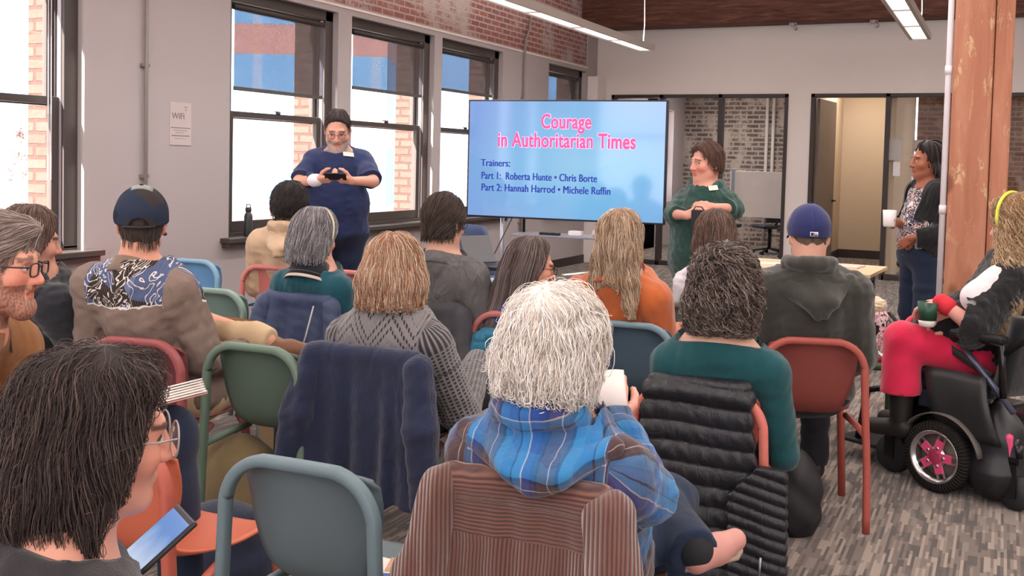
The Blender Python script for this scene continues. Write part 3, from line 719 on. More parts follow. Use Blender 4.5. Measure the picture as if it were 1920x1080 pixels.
def tvpos(px, py):                                       # a pixel of the slide as a point on the screen
    n = np.array([math.sin(trz), -math.cos(trz), 0]); P0 = np.array([tc[0], tc[1], 0]); d = at(px, py, 1)-CPOS
    P = CPOS+d*(((P0-CPOS)@n)/(d@n)); return ((P-P0)@np.array([math.cos(trz), math.sin(trz), 0]), P[2])
m_pink = emit('#e8457f', 1.0); m_glow = emit('#f7b9d8', 1.05); m_navy = emit('#24368f', .9)
def line(body, x0, x1, ybase, h, m, glow=None):
    xa, za = tvpos(x0, ybase); xb, zb = tvpos(x1, ybase); zt = tvpos(x0, ybase-h)[1]; cap = abs(zt-za)
    for k, (mm, off, yy) in enumerate(([(glow, .0095, -.0040)] if glow else [])+[(m, .0035 if h > 20 else 0, -.0052)]):
        size = cap/.72; o = text('lettering', body, size, mm, scr, (0, 0, 0), (R(90), 0, 0), 1, (off*size/.15*.5+.002 if h > 20 else 0), .0003, sp=1.04, fat=0 if h > 20 else .0030)
        xs = np.array([v.co.x for v in o.data.vertices]); sx = (xb-xa)/(xs.max()-xs.min()); x_ = xs.min()
        for v in o.data.vertices: v.co.x = (v.co.x-x_)*sx
        o.location = (xa, yy, za)
line('Courage', 1015, 1109, 240, 27, m_pink, m_glow)
line('in Authoritarian Times', 934, 1192, 274, 27, m_pink, m_glow)
line('Trainers:', 902, 957, 311, 13.5, m_navy)
line('Part 1:  Roberta Hunte \u2022 Chris Borte', 903, 1120, 335, 14, m_navy)
line('Part 2: Hannah Harrod \u2022 Michele Ruffin', 903, 1145, 357, 14, m_navy)
for sx in (-1, 1):
    MB().tube([(sx*.52, .1, .05), (sx*.52, .1, 1.5)], .016, 10).build('stand_pole', plain('#c9ccd6', .3, .5, .6), tv)
    MB().tube([(sx*.52, -.25, .06), (sx*.52, .4, .06)], .022, 10).build('foot', M_BLK, tv)
MB().tube([(-.52, .1, .3), (.52, .1, .3)], .016, 8).build('crossbar', M_BLK, tv)
sh = MB(); sh.box(-.36, -.16, .93, .44, .16, .945); sh.build('shelf', plain('#8f8f9c', .3, .5), tv, .003)
for sx in (-.34, .42): MB().tube([(sx, .1, .945), (sx, .1, 1.2)], .012, 8).build('shelf_bracket', M_BLK, tv)
def tvthing(name, label, cat, u, z, mk):
    p = (tc[0]+u*math.cos(trz), tc[1]+u*math.sin(trz), z); t = mk(); t.location = p; t.rotation_euler = (0, 0, trz); return tag(t, label, cat)
tvthing('power_adapter', 'white power adapter on the shelf under the screen', 'adapter', .12, .945, lambda: MB().box(-.05, -.06, 0, .05, .02, .035).build('power_adapter', plain('#e9e2e6', .4), None, .006))
tvthing('remote_control', 'small dark remote on the shelf under the screen', 'remote', -.06, .945, lambda: MB().box(-.08, -.12, 0, .08, -.08, .02).build('remote_control', M_BLK, None, .004))
tvthing('webcam', 'little pale conference camera on the shelf under the screen', 'camera', .28, .945, lambda: MB().lathe([(.0, 0), (.035, 0), (.04, .02), (.03, .05), (0, .055)], 14).build('webcam', plain('#d9c5bf', .4)))
# ------------------------------------------------------------------ other furniture at the front
M_MAPLE = NT('pale_maple'); o_ = M_MAPLE.scale(M_MAPLE.obj(), (1.2, 16, 16)); M_MAPLE = M_MAPLE.fin(M_MAPLE.ramp(M_MAPLE.noise(o_, 1.5, 5, .6, .5), [(.3, hx('#d9b98f')), (.7, hx('#ead2ac'))]), .4, .4)
tb = thing('folding_table', 'pale wood folding table with dark legs behind the man in the blue cap', 'table', (-1.48, 8.22, 0), R(-3))
MB().box(-.66, -.38, .712, .66, .38, .74).build('tabletop', [M_MAPLE], tb, .004)
for sx in (-1, 1):
    for sy in (-1, 1): MB().box(sx*.56-.025, sy*.28-.025, 0, sx*.56+.025, sy*.28+.025, .712).build('leg', M_BLK, tb, .004)
    MB().box(sx*.56-.02, -.28, .64, sx*.56+.02, .28, .70).build('rail', M_BLK, tb)
M_PAPER = plain('#ece1dc', .7, .3, var=.03)
def flat(name, label, cat, x, y, z, w, d, h, rz, m, bevel=.001): 
    o = MB().box(-w/2, -d/2, 0, w/2, d/2, h).build(name, m, None, bevel); o.location = (x, y, z); o.rotation_euler = (0, 0, rz); return tag(o, label, cat)
flat('paper_stack', 'stack of pale papers on the right of the wooden table', 'papers', -1.13, 8.3, .74, .34, .24, .014, R(-8), plain('#e8cfc0', .7))
flat('paper_sheet', 'white sheet on the wooden table just left of the blue cap', 'paper', -1.62, 8.2, .74, .22, .16, .002, R(20), M_PAPER)
flat('notebook', 'small dark notebook on the left end of the wooden table', 'notebook', -2.0, 8.05, .74, .16, .10, .012, R(10), plain('#5d4a42', .6))
def lounge(label, x, y, rz, col):
    t = thing('lounge_chair', label, 'chair', (x, y, 0), rz); m = cloth('upholstery_'+col.strip('#'), col, sheen=.3, fib=500, bump=.15, folds=.05)
    MB().box(-.30, -.28, .34, .30, .32, .46).build('seat', m, t, .03)
    P = [[(.30*u*(1-.12*v), -.28-.16*v+.05*u*u, .40+.52*v-.03*u*u*v) for u in np.linspace(-1, 1, 9)] for v in np.linspace(0, 1, 8)]
    MB().grid(P, .045).build('backrest', m, t, 0)
    for sx in (-1, 1):
        for sy in (-.24, .26): MB().tube([(sx*.24, sy, .35), (sx*.29, sy*1.15, 0)], [.03, .018], 10).build('leg', plain('#22232c', .5), t)
    return t
p = at(945, 450, 9.0); lounge('navy upholstered chair against the wall under the left of the screen', p[0], p[1], R(-100), '#3a4a72')
p = at(1085, 460, 8.6); lounge('dark blue armchair under the middle of the screen', p[0], p[1], R(-60), '#2c3446')
# tall dark speaker / cabinet edge behind the screen is the stand itself; outlet on the wall
o = box('wall_outlet', 0, -.05, -.05, .012, .05, .05, plain('#c9bdb6', .5), None, .003); q = onx(972, 442, XW); o.location = q; tag(o, 'beige outlet box low on the wall under the screen', 'outlet')
# cables
def cable(label, pts, r, col):
    m = MB().tube(spline(pts, 40), r, 6).build('cable', plain(col, .5)); return tag(m, label, 'cable')
cable('white cable curving down from the shelf under the screen to the floor', [(-2.60, 7.1, .93), (-2.62, 7.0, .78), (-2.85, 6.95, .55), (-3.0, 6.9, .3), (-3.05, 6.85, .012)], .007, '#d9d3d8')
cable('thin dark cable slanting from the screen to the floor at its left', [(-3.42, 7.24, 1.08), (-3.50, 7.1, .8), (-3.62, 7.0, .45), (-3.7, 6.9, .012)], .005, '#3c3a42')
# whiteboard easel behind the left glass wall
wb = thing('whiteboard', 'mobile whiteboard standing behind the left glass wall', 'whiteboard', (-3.25, 15.8, 0), R(3))
box('board', -.55, -.02, .72, .40, .02, 1.42, plain('#efe6df', .35), wb, .006)
for x in (-.5, .42): MB().box(x-.025, -.03, .06, x+.025, .03, 2.0 if x > 0 else 1.45).build('upright', plain('#9aa6b3', .4, .5, .4), wb, .004)
for x in (-.5, .42): MB().box(x-.025, -.3, .04, x+.025, .3, .08).build('foot', plain('#8a95a3', .4), wb)
for i, (x, y) in enumerate(((-4.3, 17.6), (-3.6, 17.9), (-3.1, 17.5))):
    t = thing('office_chair', ['dark office chair behind the glass, left of the whiteboard', 'dark office chair base under the whiteboard behind glass', 'dark office chair right of the whiteboard upright'][i], 'chair', (x, y, 0), i*.7, 'office chairs behind the glass')
    MB().box(-.23, -.23, .44, .23, .23, .50).build('seat', plain('#22222a', .7), t, .02); MB().box(-.21, -.26, .55, .21, -.22, 1.0).build('backrest', plain('#22222a', .7), t, .015)
    MB().cyl((0, 0, .1), (0, 0, .46), .03).build('column', M_BLK, t)
    MB().tube([(0, -.2, .5), (0, -.26, .6)], .02, 8).build('back_bar', M_BLK, t)
    for k in range(5): MB().tube([(0, 0, .1), (.28*math.cos(k*1.257), .28*math.sin(k*1.257), .05)], .018, 8).build('base_arm', M_BLK, t); MB().lathe([(0, -.03), (.03, -.03), (.03, .03), (0, .03)], 10, Matrix.Translation((.28*math.cos(k*1.257), .28*math.sin(k*1.257), .03)) @ Matrix.Rotation(R(90), 4, 'X')).build('caster', M_BLK, t)
for i, (px, dy) in enumerate(((1436, 0), (1448, 0))):
    q = ony(px, 300, 19.55); t = tag(MB().tube([(0, 0, .1), (0, 0, 3.0)], .03, 8).build('conduit', plain('#cfc7c0', .5)), ['left one of two pale pipes on the brick behind the glass', 'right one of two pale pipes on the brick behind the glass'][i], 'pipe', 'pipes on the far brick'); t.location = (q[0], 19.55, 0)
# papers taped to the right glass pane, and a bicycle leaning behind it
for i, (a, b_, c, d, col) in enumerate(((1666, 260, 1688, 301, '#b9b3b0'), (1674, 303, 1686, 330, '#e9e6ea'), (1708, 330, 1722, 352, '#dfe6f2'), (1711, 262, 1760, 285, '#a79d98'))):
    P, Q = ony(a, b_, YF-.035), ony(c, d, YF-.035); w_ = abs(Q[0]-P[0])
    o = box('taped_paper', 0, 0, 0, w_, .002, abs(P[2]-Q[2]), plain(col, .6)); o.location = (P[0], YF+.04, min(P[2], Q[2])); tag(o, ['grey paper taped high on the glass beside the standing woman in black', 'small white paper taped under the grey one on the glass', 'pale paper on the glass right behind the chin of the woman in black', 'wide grey paper on the glass above the head of the woman in black'][i], 'paper', 'papers on the glass')
bk = thing('bicycle', 'dark bicycle leaning behind the glass beside the standing woman', 'bicycle', (-1.12, 16.0, 0), R(90-62))
for cx in (0, 1.02):
    MB().tube([(cx+.33*math.cos(a), 0, .34+.33*math.sin(a)) for a in np.linspace(0, 2*math.pi, 36, endpoint=False)], .018, 8, closed=True).build('tyre', plain('#2a2422', .7), bk)
    w_ = MB()
    for k in range(12): w_.tube([(cx, 0, .34), (cx+.32*math.cos(k*.5236), 0, .34+.32*math.sin(k*.5236))], .002, 4)
    w_.build('spokes', plain('#9a9692', .3, .5, .6), bk)
fr = MB(); A_, B_, C_, D_, E_ = (0, 0, .34), (1.02, 0, .34), (.42, 0, .32), (.3, 0, .82), (.82, 0, .86)
for a, b_ in ((A_, C_), (C_, D_), (A_, D_), (C_, E_), (D_, E_), (B_, E_)): fr.tube([a, b_], .016, 8)
fr.build('frame', plain('#3b2a26', .4), bk); MB().tube([(.3, 0, .82), (.29, 0, .95)], .013, 8).build('seat_post', M_BLK, bk); MB().box(.18, -.06, .94, .40, .06, .98).build('saddle', M_BLK, bk, .02)
MB().tube([(.82, -.28, 1.0), (.84, -.1, 1.02), (.82, 0, .86), (.84, .1, 1.02), (.82, .28, 1.0)], .012, 8).build('handlebar', M_BLK, bk)
# bottle on the sill
q = onx(467, 440, XW+.03); t = thing('water_bottle', 'black water bottle standing on the window sill behind the tan jacket', 'bottle', (XW+.02, q[1], ZS+.02))
MB().lathe([(0, 0), (.034, 0), (.036, .01), (.036, .165), (.03, .185), (.022, .195), (.022, .205)], 18).build('body', plain('#3a3c3c', .4, .5), t)
MB().lathe([(.024, .203), (.026, .206), (.026, .235), (.018, .24), (0, .24)], 16).build('cap', plain('#2a2b2b', .5), t)
MB().tube([(-.02, 0, .235), (-.018, 0, .262), (.018, 0, .262), (.02, 0, .235)], .005, 8).build('carry_loop', plain('#2a2b2b', .5), t)
# laptop stand / tablet by the wall
p = at(903, 470, 7.0); o = MB().box(-.12, -.006, 0, .12, .006, .2).build('tablet', plain('#5b5a60', .35)); o.location = (p[0], p[1], p[2]-.08); o.rotation_euler = (R(-30), 0, R(60))
tag(o, 'grey tablet leaning beside the man in the grey shirt', 'tablet')
st = thing('side_table', 'small dark side table right of the man in the grey shirt', 'table', (p[0]+.02, p[1]+.02, 0))
MB().box(-.2, -.2, p[2]-.11, .2, .2, p[2]-.085).build('top', M_BLK, st, .003); MB().cyl((0, 0, 0.02), (0, 0, p[2]-.11), .025).build('column', M_BLK, st); MB().lathe([(0, 0), (.18, 0), (.18, .015), (.03, .03), (0, .03)], 20).build('base', M_BLK, st)
# ------------------------------------------------------------------ people
def skin_mat():
    t = NT('skin'); a = t.attr('Col').outputs['Color']; o = t.obj()
    c = t.mix(t.math('MULTIPLY', t.noise(o, 60, 3), .22), a, t.mix(1.0, a, (.85, .62, .55, 1), 'MULTIPLY'))
    t.fin(c, .55, .35); t.b.inputs['Subsurface Weight'].default_value = .12; t.b.inputs['Subsurface Radius'].default_value = (.012, .004, .002); t.b.inputs['Subsurface Scale'].default_value = .6
    t.bump(t.noise(o, 260, 3), .12, .002); return t.m
M_SKIN = skin_mat()
def hair_mat():
    t = NT('hair'); t.fin(t.attr('Col').outputs['Color'], .55, .2); t.b.inputs['Sheen Weight'].default_value = .1; return t.m
M_HAIR = hair_mat()
def rotm(yaw=0, pitch=0, roll=0):                         # columns = axes of a frame; yaw about Z, pitch>0 looks up, roll>0 tips to its right
    return np.array((Matrix.Rotation(yaw, 3, 'Z') @ Matrix.Rotation(pitch, 3, 'X') @ Matrix.Rotation(roll, 3, 'Y')))
def head_fn(fat=1.0, male=False, beard=0):
    s = Sd(); j = 1.06 if male else .98
    s.ell((0, -.012, .032), (.077, .098, .094), 0); s.ell((0, .028, -.045), (.062*fat**.5, .066, .080), .04)
    s.cap((-.045*fat, .0, -.075), (-.020*j, .060, -.104), .022*fat, .018, .03); s.cap((.045*fat, .0, -.075), (.020*j, .060, -.104), .022*fat, .018, .03)
    s.ell((0, .070, -.104), (.023*j, .018, .018), .02)
    s.cap((-.036, .083, .020), (.036, .083, .020), .014, .014, .02)
    for x in (-1, 1):
        s.ell((x*.042, .060, -.030), (.026*fat, .026, .024), .025)
    for x in (-1, 1): s.ell((x*.032, .101, -.002), (.019, .016, .012), .012, sub=True)
    for x in (-1, 1): s.ell((x*.032, .079, -.002), (.0155, .0145, .0135), .004)
    s.cap((0, .094, .004), (0, .113, -.036), .0085, .0125, .014)
    for x in (-1, 1): s.ell((x*.0125, .101, -.040), (.0085, .010, .0075), .008)
    s.cap((-.020, .088, -.066), (.020, .088, -.066), .0065, .0065, .008); s.cap((-.015, .087, -.076), (.015, .087, -.076), .0075, .0075, .007)
    s.cap((-.024, .094, -.0708), (.024, .094, -.0708), .0022, .0022, .003); s.o[-1] = s.o[-1][:6]+(-1,)
    for x in (-1, 1):
        M = np.array(Matrix.Rotation(x*R(24), 3, 'Z') @ Matrix.Rotation(R(-12), 3, 'X'))
        s.ell((x*.080, -.014, -.012), (.0095, .0215, .034), .008, M); s.ell((x*.0885, -.010, -.008), (.007, .012, .021), .006, M, sub=True); s.ell((x*.078, -.004, -.012), (.006, .007, .010), .005, M)
    if beard:
        s.cap((-.05, .030, -.075), (-.02, .075, -.108), .018, .022*beard, .02); s.cap((.05, .030, -.075), (.02, .075, -.108), .018, .022*beard, .02); s.ell((0, .078, -.118), (.036, .026, .026*beard), .02)
        s.cap((-.022, .097, -.056), (.022, .097, -.056), .007, .007, .006)
    return s
def hand_ops(s, W, D, pn, side, curl=(.5, .6, .5), sc=1.0, spread=.0, thumb=(.45, .35)):
    # D: wrist to fingers, pn: direction the palm faces, side: +1 when the thumb is on the pn x D side
    W = np.array(W, float); D = _n(D); pn = np.array(pn, float); pn = _n(pn-D*(pn@D)); X = np.cross(pn, D)*side
    def P(x, y, z): return W+sc*(x*X+y*D+z*(-pn))
    xs = (.027, .009, -.009, -.026); ln = (.043, .048, .044, .034)
    for x, l in zip(xs, (.086, .090, .086, .078)): s.cap(P(x*.7, .005, 0), P(x, l, 0), .0145*sc, .0125*sc, .012*sc)
    for i, x in enumerate(xs):
        p = np.array([x, (.086, .090, .086, .078)[i], 0.0]); a = 0; r = .0098
        for kk in range(3):
            a += curl[kk]*(1+.1*(i-1)); L = ln[i]*(1, .62, .48)[kk]; q = p+np.array([spread*(1.5-i)*L, math.cos(a)*L, -math.sin(a)*L])
            s.cap(P(*p), P(*q), r*sc, (r-.0009)*sc, .004); p = q; r -= .0009
    t0 = np.array([.020, .018, -.006]); t1 = t0+np.array([.030*math.cos(thumb[0])+.004, .036, -.016-.02*thumb[1]]); t2 = t1+np.array([.006, .030, -.010-.02*thumb[1]]); t3 = t2+np.array([-.004, .022, -.012*thumb[1]-.004])
    s.chain([P(*t0), P(*t1), P(*t2), P(*t3)], [.0145*sc, .0115*sc, .0105*sc, .0085*sc], .005, .01)
def person(label, loc, rz, J, skin='#d9a892', hair=None, male=False, fat=1.0, hfat=1.0, hsc=1.0, beard=None, brow='#4a3a32', top=None, bottom=None, shoes=None, res=.008, hres=None, name='person', cheeks=.2, lo_cut=None):
    """J: joints in the person's own frame (front +Y). Returns the Empty plus closures for hair and extras."""
    t = thing(name, label, 'person', loc, rz)
    s = Sd(); hc = np.array(J['head'], float); HM = rotm(*J.get('hrot', (0, 0, 0))); hf = head_fn(hfat, male, beard[1] if beard else 0)
    hs = hsc; HL = lambda p: ((p-hc.astype(F))@HM.astype(F))/F(hs)
    head = lambda p: hf(HL(p))*F(hs)
    nb = np.array(J['neck'], float); pel = np.array(J['pelvis'], float); sw = J['sw']; sd = J.get('sdrop', .065)
    SL = np.array(J.get('SL', nb+np.array([-sw, .005, -sd]))); SR = np.array(J.get('SR', nb+np.array([sw, .005, -sd])))
    a_ = hc+HM@np.array([0, -.035, -.055])*hs
    def lerp(k): return pel+(nb-pel)*k
    bk = J.get('round', .03)
    def torso(s, e=0.0, f=fat):
        sp = [pel, lerp(.25)+[0, -.0, 0], lerp(.5)+[0, -bk*.6, 0], lerp(.75)+[0, -bk, 0], nb]
        c = (SL+SR)/2
        s.ell(lerp(.70)+[0, .02-bk*.5, 0], (sw*.93+e, .118*f**.5+e, .20+e), 0.0 if not s.o else .05)
        s.ell(lerp(.32)+[0, .03+.02*(f-1), 0], (.145*f+e, .115*f+e, .20+e), .07); s.ell(pel+[0, .01, 0], (.165*f**.7+e, .125*f**.7+e, .125+e), .06)
        s.cap(lerp(.86)+[-.05, -bk*.4, 0], SL+[.01, 0, -.005], .062+e, .060+e, .06); s.cap(lerp(.86)+[.05, -bk*.4, 0], SR+[-.01, 0, -.005], .062+e, .060+e, .06)
        s.cap(nb+[0, -.012, -.02], (SL+nb)/2+[0, -.01, -.015], .050+e*.7, .048+e*.7, .05); s.cap(nb+[0, -.012, -.02], (SR+nb)/2+[0, -.01, -.015], .050+e*.7, .048+e*.7, .05)
    def arms(s, e=0.0, k=.03, f=1.0, to=1.0):
        for S_, E_, W_ in ((SL, J['EL'], J['WL']), (SR, J['ER'], J['WR'])):
            E_ = np.array(E_, float); W_ = np.array(W_, float)
            s.cap(S_, E_, (.052+e)*f, (.042+e)*f, k); s.cap(E_, E_+(W_-E_)*to, (.041+e)*f, (.029+e)*f if to == 1 else (.036+e)*f, .02)
    def legs(s, e=0.0, k=.04, f=1.0, flare=0):
        for h_, K, A in ((J['HL'], J['KL'], J['AL']), (J['HR'], J['KR'], J['AR'])):
            s.cap(h_, K, (.082+e)*f, (.058+e)*f, k); s.cap(K, A, (.057+e)*f, .040*f+e+flare, .03)
    # body skin: one surface
    s.fn(lambda p: head(p), 0)
    s.cap(a_, nb+[0, .0, -.02], .055*(1.12 if male else .98)*fat**.25, .062*(1.1 if male else .98), .03)
    torso(s, -.006); arms(s, -.002)
    if 'KL' in J: legs(s, -.002)
    for W_, hd in ((J['WL'], J.get('hL')), (J['WR'], J.get('hR'))):
        if hd:
            hs_ = Sd(); hand_ops(hs_, W_, *hd); W_ = np.array(W_, float)
            c_ = W_+_n(hd[0])*.09; s.fn(lambda p, f=hs_, c_=c_.astype(F): _near(p, f, c_, .19), .012)
    if 'KL' in J and shoes is None:
        for A, T in ((J['AL'], J['TL']), (J['AR'], J['TR'])): foot(s, A, T, 0)
    pts = np.array([hc, pel, SL, SR]+[np.array(J[k], float) for k in ('EL', 'ER', 'WL', 'WR', 'KL', 'KR', 'AL', 'AR', 'TL', 'TR') if k in J])
    lo = pts.min(0)-.22; hi = pts.max(0)+.22; lo[2] = max(lo[2], -.02)
    if lo_cut is not None: lo[2] = lo_cut
    base = np.array(hx(skin)); red = base*np.array([1.02, .62, .58]); bc = np.array(hx(brow))
    def colf(P):
        c = np.tile(base, (len(P), 1)); q = HL(P.astype(F)); x, y, z = q[:, 0], q[:, 1], q[:, 2]; ax = np.abs(x)
        def mixc(m, k, col):
            m = (m*k)[:, None]; c[:] = c*(1-m)+np.array(col)*m
        g = lambda d, w: np.clip(1-d/w, 0, 1)
        infront = (y > .05)
        mixc(g(np.sqrt((ax-.045)**2+(y-.075)**2+(z+.035)**2), .045), cheeks*1.6, red); mixc(g(np.sqrt(x**2+(y-.115)**2+(z+.038)**2), .03), cheeks*1.4, red)
        mixc(g(np.sqrt((ax-.082)**2+(y+.012)**2+(z+.012)**2), .05)*(ax > .07), cheeks*1.6, red)
        if beard:
            b = np.array(hx(beard[0])); m = ((z < -.046)*(y > .02)*(z > -.17)*((ax > .027)|(z < -.083)|((z > -.060)&(z < -.046)))*(y < .3)).astype(float); m = np.maximum(m, ((ax > .055)*(z < -.0)*(y > .005)*(y < .05)*(z > -.13)).astype(float)*.9)
            nz = .75+.25*np.sin(P@np.array([700., 300, 500])+3*np.sin(P@np.array([200., 500, 300]))); mixc(m, np.clip(nz, 0, 1), b)
        mixc(((ax < .024)*(y > .075)*(z > -.083)*(z < -.060)).astype(float), .75, base*np.array([.85, .48, .47]))
        mixc(((ax < .024)*(y > .06)*(np.abs(z+.0708) < .0022)).astype(float), .8, base*.25)
        bz = .026-.35*np.maximum(ax-.035, 0); mixc(((ax > .012)*(ax < .052)*(np.abs(z-bz) < .0055)*infront).astype(float), .85, bc)
        e = np.sqrt((ax-.032)**2+(z+.002)**2*2.6); ey = (y > .078)*(y < .1)
        mixc(((e < .0135)*ey).astype(float), 1, (.75, .70, .68)); mixc(((np.sqrt((ax-.032)**2+(z+.002)**2) < .0062)*ey).astype(float), 1, (.06, .04, .03)); mixc(((np.abs(e-.0145) < .002)*(z > -.003)*ey).astype(float), .9, bc*.5)
        mixc(((e < .024)*(z < -.008)*ey).astype(float), .25, red)
        return c
    if hres:                                              # one surface at a finer grid around the whole figure
        res = hres
    P, Q = nets(s, lo, hi, res)
    body = npmesh('body', P, Q, M_SKIN, t, colf(P))
    X = dict(t=t, HL=HL, hc=hc, HM=HM, hs=hs, head=head, torso=torso, arms=arms, legs=legs, SL=SL, SR=SR, nb=nb, pel=pel, J=J, lo=lo, hi=hi, lerp=lerp, sw=sw, fat=fat, body=body, bk=bk)
    return X
def _near(p, f, c, rad):
    d = np.sqrt(((p-c)**2).sum(1)); o = (d-F(rad)+F(.07)).astype(F); m = d < rad
    if m.any(): o[m] = f(p[m])
    return o
def foot(s, A, T, e):
    A = np.array(A, float); T = np.array(T, float); z0 = .03+e
    s.cap([A[0], A[1], max(A[2]-.045, z0)], T, .034+e, .030+e, .02); s.cap(A, [A[0], A[1], max(A[2]-.045, z0)], .038+e, .036+e, .015)
    d = _n(T-A); s.ell(A-np.array([d[0], d[1], 0])*.02+[0, 0, -.04], (.033+e, .038+e, .033+e), .015)
def cuvf(X):
    """cloth coordinates: across and up the torso; round and along each arm"""
    SLr = [(X['SL'], np.array(X['J']['EL'], float), np.array(X['J']['WL'], float)), (X['SR'], np.array(X['J']['ER'], float), np.array(X['J']['WR'], float))]
    def f(P):
        out = np.zeros((len(P), 3)); pel, nb = X['pel'], X['nb']; ax = nb-pel; L = np.linalg.norm(ax)
        tt = ((P-pel)@ax)/L; out[:, 0] = P[:, 0]-pel[0]; out[:, 1] = tt-.35*np.maximum(0, (P[:, 1]-(pel+ax*.95)[1]+.06)*(tt > L*.8))
        for sx, (S, E, W) in zip((-1, 1), SLr):
            off = (P[:, 0]-S[0])*sx
            def seg(a, b):
                ab = b-a; k = np.clip(((P-a)@ab)/(ab@ab), 0, 1); return np.linalg.norm(P-a-k[:, None]*ab, axis=1), k*np.linalg.norm(ab), ab
            d1, k1, v1 = seg(S, E); d2, k2, v2 = seg(E, W); use = (np.minimum(d1, d2) < .125) & ((off > -.005) | (d2 < .1)|(P@np.array([0, 0, 1.]) < min(S[2], E[2])-.02)&(np.minimum(d1, d2) < .085))
            first = d1 <= d2; along = np.where(first, k1, np.linalg.norm(E-S)+k2)
            a = np.where(first[:, None], S, E); v = np.where(first[:, None], _n(v1), _n(v2)); rel = P-a; rel = rel-(rel*v).sum(1)[:, None]*v
            u1 = np.cross(v, np.array([0, 1., 0])); u1 /= np.linalg.norm(u1, axis=1)[:, None]+1e-9; u2 = np.cross(v, u1)
            ang = np.arctan2((rel*u1).sum(1)*sx*-1, (rel*u2).sum(1)*1)
            out[use, 0] = (ang*.065)[use]+sx*.37; out[use, 1] = (nb[2]-pel[2]-along)[use]; out[use, 2] = 1
        return out
    return f
def garment(X, name, m, e=.014, fold=.006, fs=.07, sleeves=1.0, af=1.0, neck=(.055, .02), hem=None, f=None, extra=None, res=.008, seed=1, cut=None, cuff=None, label=None, low=None, wr=0.004, neckr=.075):
    s = Sd(); X['torso'](s, e, f or X['fat'])
    if extra: extra(s)
    sa = Sd()
    if sleeves: X['arms'](sa, e*.9, 0, af, min(1, sleeves))
    J = X['J']; wv = waves(seed, fs, 5, (1, 1, .55)); w2 = waves(seed+3, fs*.35, 4); nb = X['nb'].astype(F); hc = X['hc']; ax = _n(X['hc']-X['nb']).astype(F)
    Ws = []
    for S_, E_, W_ in ((X['SL'], J['EL'], J['WL']), (X['SR'], J['ER'], J['WR'])):
        E_ = np.array(E_, float); W_ = np.array(W_, float)
        if sleeves < 1.01 and sleeves > 0:
            if sleeves <= .5: k = sleeves*2; o = S_+(E_-S_)*k; d = _n(E_-S_)
            else: k = sleeves*1; o = E_+(W_-E_)*((sleeves-.5)*2); d = _n(W_-E_)
            Ws.append((o.astype(F), d.astype(F)))
    def g(p):
        d = s(p)+wv(p)*F(fold)+w2(p)*F(wr)
        dn = (p-nb)@ax-F(neck[1]); r_ = np.sqrt(np.maximum(((p-nb)**2).sum(1)-((p-nb)@ax)**2, 0))
        d = np.maximum(d, np.where(r_ < neckr+.05, dn, F(-1)))
        if sleeves:
            da = sa(p)+wv(p)*F(fold)+w2(p)*F(wr)
            for o, v in Ws:
                q = (p-o)@v; rr = np.sqrt(np.maximum(((p-o)**2).sum(1)-q*q, 0)); da = np.maximum(da, np.where(rr < .14, q, F(-1)))
            d = smin(d, da, .035)
        if hem is not None: d = np.maximum(d, F(hem)-p[:, 2]) if not callable(hem) else np.maximum(d, hem(p))
        if cut: d = np.maximum(d, cut(p))
        return d
    lo = X['lo'].copy()
    if low is not None: lo[2] = max(lo[2], low)
    elif hem is not None and not callable(hem): lo[2] = max(lo[2], hem-.03)
    o = solid(name, g, lo, X['hi'], res, m, X['t'], None, cuvf(X))
    if label: o['label'] = label
    X['g_'+name] = g
    return o
def trousers(X, m, e=.012, res=.010, f=1.0, flare=.012, seed=5, name='trousers', shoes=None, fold=.008, crop=0):
    s = Sd(); J = X['J']; X_ = X
    s.ell(X['pel']+[0, .01, -.01], (.168*X['fat']**.7+e, .13*X['fat']**.7+e, .12+e), 0); X['legs'](s, e, .05, f, flare)
    wv = waves(seed, .07, 5, (1, 1, 1)); A = [(np.array(J[k], F), _n(np.array(J[a], float)-np.array(J[b], float)).astype(F)) for k, a, b in (('AL', 'AL', 'KL'), ('AR', 'AR', 'KR'))]
    def g(p):
        d = s(p)+wv(p)*F(fold)
        for o, v in A:
            q = (p-o)@v+F(crop); rr = np.sqrt(np.maximum(((p-o)**2).sum(1)-q*q, 0)); d = np.maximum(d, np.where(rr < .16, q-F(.02), F(-1)))
        return np.maximum(d, p[:, 2]-F(max(X_['pel'][2]+.13, J['KL'][2]+.13, J['KR'][2]+.13)))
    lo = X['lo'].copy(); hi = X['hi'].copy(); hi[2] = X['pel'][2]+.2
    o = solid(name, g, lo, hi, res, m, X['t'], None, None)
    if shoes is not None:
        for A_, T in ((J['AL'], J['TL']), (J['AR'], J['TR'])):
            q = Sd(); foot(q, A_, T, .010); A_ = np.array(A_); T = np.array(T); pp = np.array([A_, T])
            solid('shoe', lambda p: np.maximum(q(p), -p[:, 2] if A_[2] < .2 else F(-1)), pp.min(0)-.09, pp.max(0)+.09, .008, shoes, X['t'])
    return o
